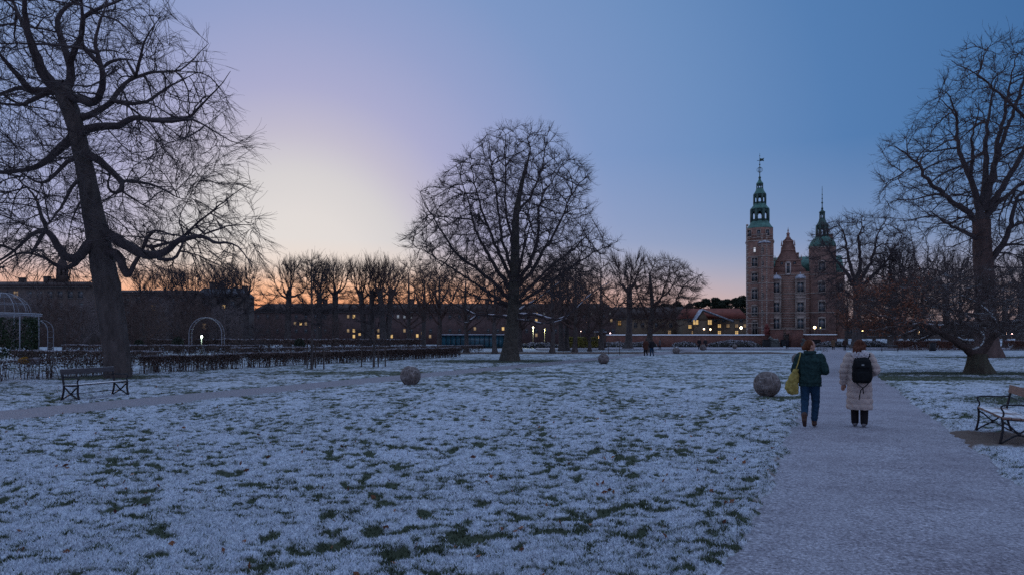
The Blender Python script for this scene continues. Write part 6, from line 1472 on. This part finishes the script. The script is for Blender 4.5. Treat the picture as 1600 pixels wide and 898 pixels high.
g = Geo(); loft(g, [(0, 0, 0, .13, .06), (0, -.005, .03, .165, .085), (0, -.01, .18, .178, .10), (0, -.005, .34, .170, .095), (0, .01, .44, .14, .075), (0, .02, .485, .08, .045)], 20); solid(g, .009, 'pack_body', bk, bp_, 3, lambda co, nm: co + nm * (.004 * np.sin(co[:, 2] * 40 + co[:, 0] * 25))[:, None])
g = Geo(); g.rbox((0, -.095, .13), (.24, .05, .19), bev=.02); g.rbox((0, -.085, .36), (.25, .05, .15), rx=-.15, bev=.02); g.obj('pocket', bk, bp_)
g = Geo(); g.rbox((.01, -.117, .345), (.045, .008, .03), rx=-.15, bev=.002); g.obj('patch', mat('pale_patch', (.20, .22, .22), .7), bp_)
g = Geo()
for sg in (-1, 1): g.tube(resample(np.array([(sg * .10, .03, .45), (sg * .13, .12, .535), (sg * .14, .24, .555), (sg * .15, .37, .48), (sg * .165, .40, .35), (sg * .185, .33, .20), (sg * .17, .15, .08), (sg * .14, .02, .05)]), .03), .018, 6)
g.obj('shoulder_strap', bk, bp_)
g = Geo(); g.tube([(-.12, -.05, .03), (-.05, -.085, -.05), (.01, -.09, -.09), (.02, -.075, -.20)], .010, 5); g.tube([(.13, -.05, .03), (.06, -.085, -.05), (.01, -.09, -.09), (-.03, -.08, -.14), (-.055, -.07, -.32)], .010, 5); g.obj('dangling_strap', bk, bp_)

# ---- people farther off
def walker(px, py, rz, label, top, legs, hair, coat_len=.72, wide=1.0, stride=.14, skirt=0.0, H=1.0, group=None):
    e = empty('person', G(px, py), label, 'person', group, rz, H)
    LL = ((-.085, 0, .88), (-.09, stride * .7, .49), (-.085, stride * .6, .09), (-.085, stride * .6 + .12, .035)); RL = ((.085, 0, .88), (.09, .0, .48), (.085, -stride, .10), (.085, -stride + .12, .035))
    LA = ((-.18, 0, 1.36), (-.27, -.05, 1.10), (-.23, .08, .88)); RA = ((.18, 0, 1.36), (.27, -.03, 1.10), (.22, .12, .90)); body(e, (LL, RL), (LA, RA), vox=.014)
    g = Geo(); loft(g, [(0, 0, coat_len, .20 * wide + skirt, .15 + skirt), (0, 0, .95, .19 * wide, .145), (0, 0, 1.2, .205 * wide, .15), (0, -.01, 1.33, .21, .14), (0, -.01, 1.40, .16, .11), (0, 0, 1.46, .09, .085)])
    for a in (LA, RA): limbt(g, a, [.085, .075, .058])
    solid(g, .018, 'coat', top, e, 3); g = Geo(); limbt(g, LL[:3], [.098, .075, .060]); limbt(g, RL[:3], [.098, .075, .060]); g.ell((0, 0, .88), (.15, .11, .1)); solid(g, .016, 'trousers', legs, e, 2)
    g = Geo(); g.ell((0, -.012, 1.615), (.088, .098, .088)); g.ell((0, -.05, 1.55), (.08, .06, .09)); solid(g, .014, 'hair', hair, e, 1)
    for L_ in (LL, RL): boot(e, L_[2], L_[3], mat('dark_shoe', (.02, .018, .018), .6), .05, .10)
    return e
dk = fabric('dark_coat', (.022, .021, .025)); rust = fabric('rust_coat', (.085, .038, .028)); blue = fabric('blue_denim', (.030, .060, .125)); blk = fabric('black_trousers', (.016, .015, .018)); greyc = fabric('grey_coat', (.10, .095, .10)); tan = fabric('tan_coat', (.13, .085, .055))
hb = mat('brown_hair', (.035, .024, .018), .6)
walker(1009, 555.5, R(20), 'left walker of the strolling couple, in a rust brown coat', rust, blk, hb, .62, 1.1, skirt=.02)
walker(1018.5, 556, R(20), 'right walker of the strolling couple, in blue jeans', dk, blue, hb, .80)
walker(1092.5, 545.5, R(180), 'left one of two dark figures standing by the far brick wall', dk, blk, hb, .6)
walker(1102, 545.5, R(185), 'right one of two dark figures standing by the far brick wall', fabric('charcoal_coat', (.030, .028, .032)), blk, hb, .7)
walker(1031, 545.0, R(60), 'distant walker in grey right behind the leaning tree foot', greyc, blk, hb, .6)
walker(1302, 546, R(-10), 'distant walker in a tan coat at the end of the path', tan, blk, hb, .5, 1.15, skirt=.03)
walker(1320, 547, R(-20), 'distant dark walker right of the one in tan', fabric('brown_coat', (.05, .032, .028)), blk, hb, .7)
walker(1230, 544.5, R(0), 'tiny distant figure standing in the dark castle gateway', dk, blk, hb, .55)
# dead leaves scattered on the lawn
rng = np.random.default_rng(99); n = 420; y = 4.5 * (40 / 4.5) ** rng.random(n); x = rng.uniform(-.75, .6, n) * y; hz, cv, pp, dd = lawn_sample(x, y)
V, Qd = leafquads(np.stack((x, y, hz + .018), -1), .038, rng, flat=0.0); g = Geo(); g.add(V, Qd); tag(g.obj('fallen_leaves', mat('fallen_leaf', (.12, .035, .022), .8, .6, 3, c2=(.16, .07, .035))), 'scattered red brown leaves on the frosted lawn', 'leaves', None, 'stuff')
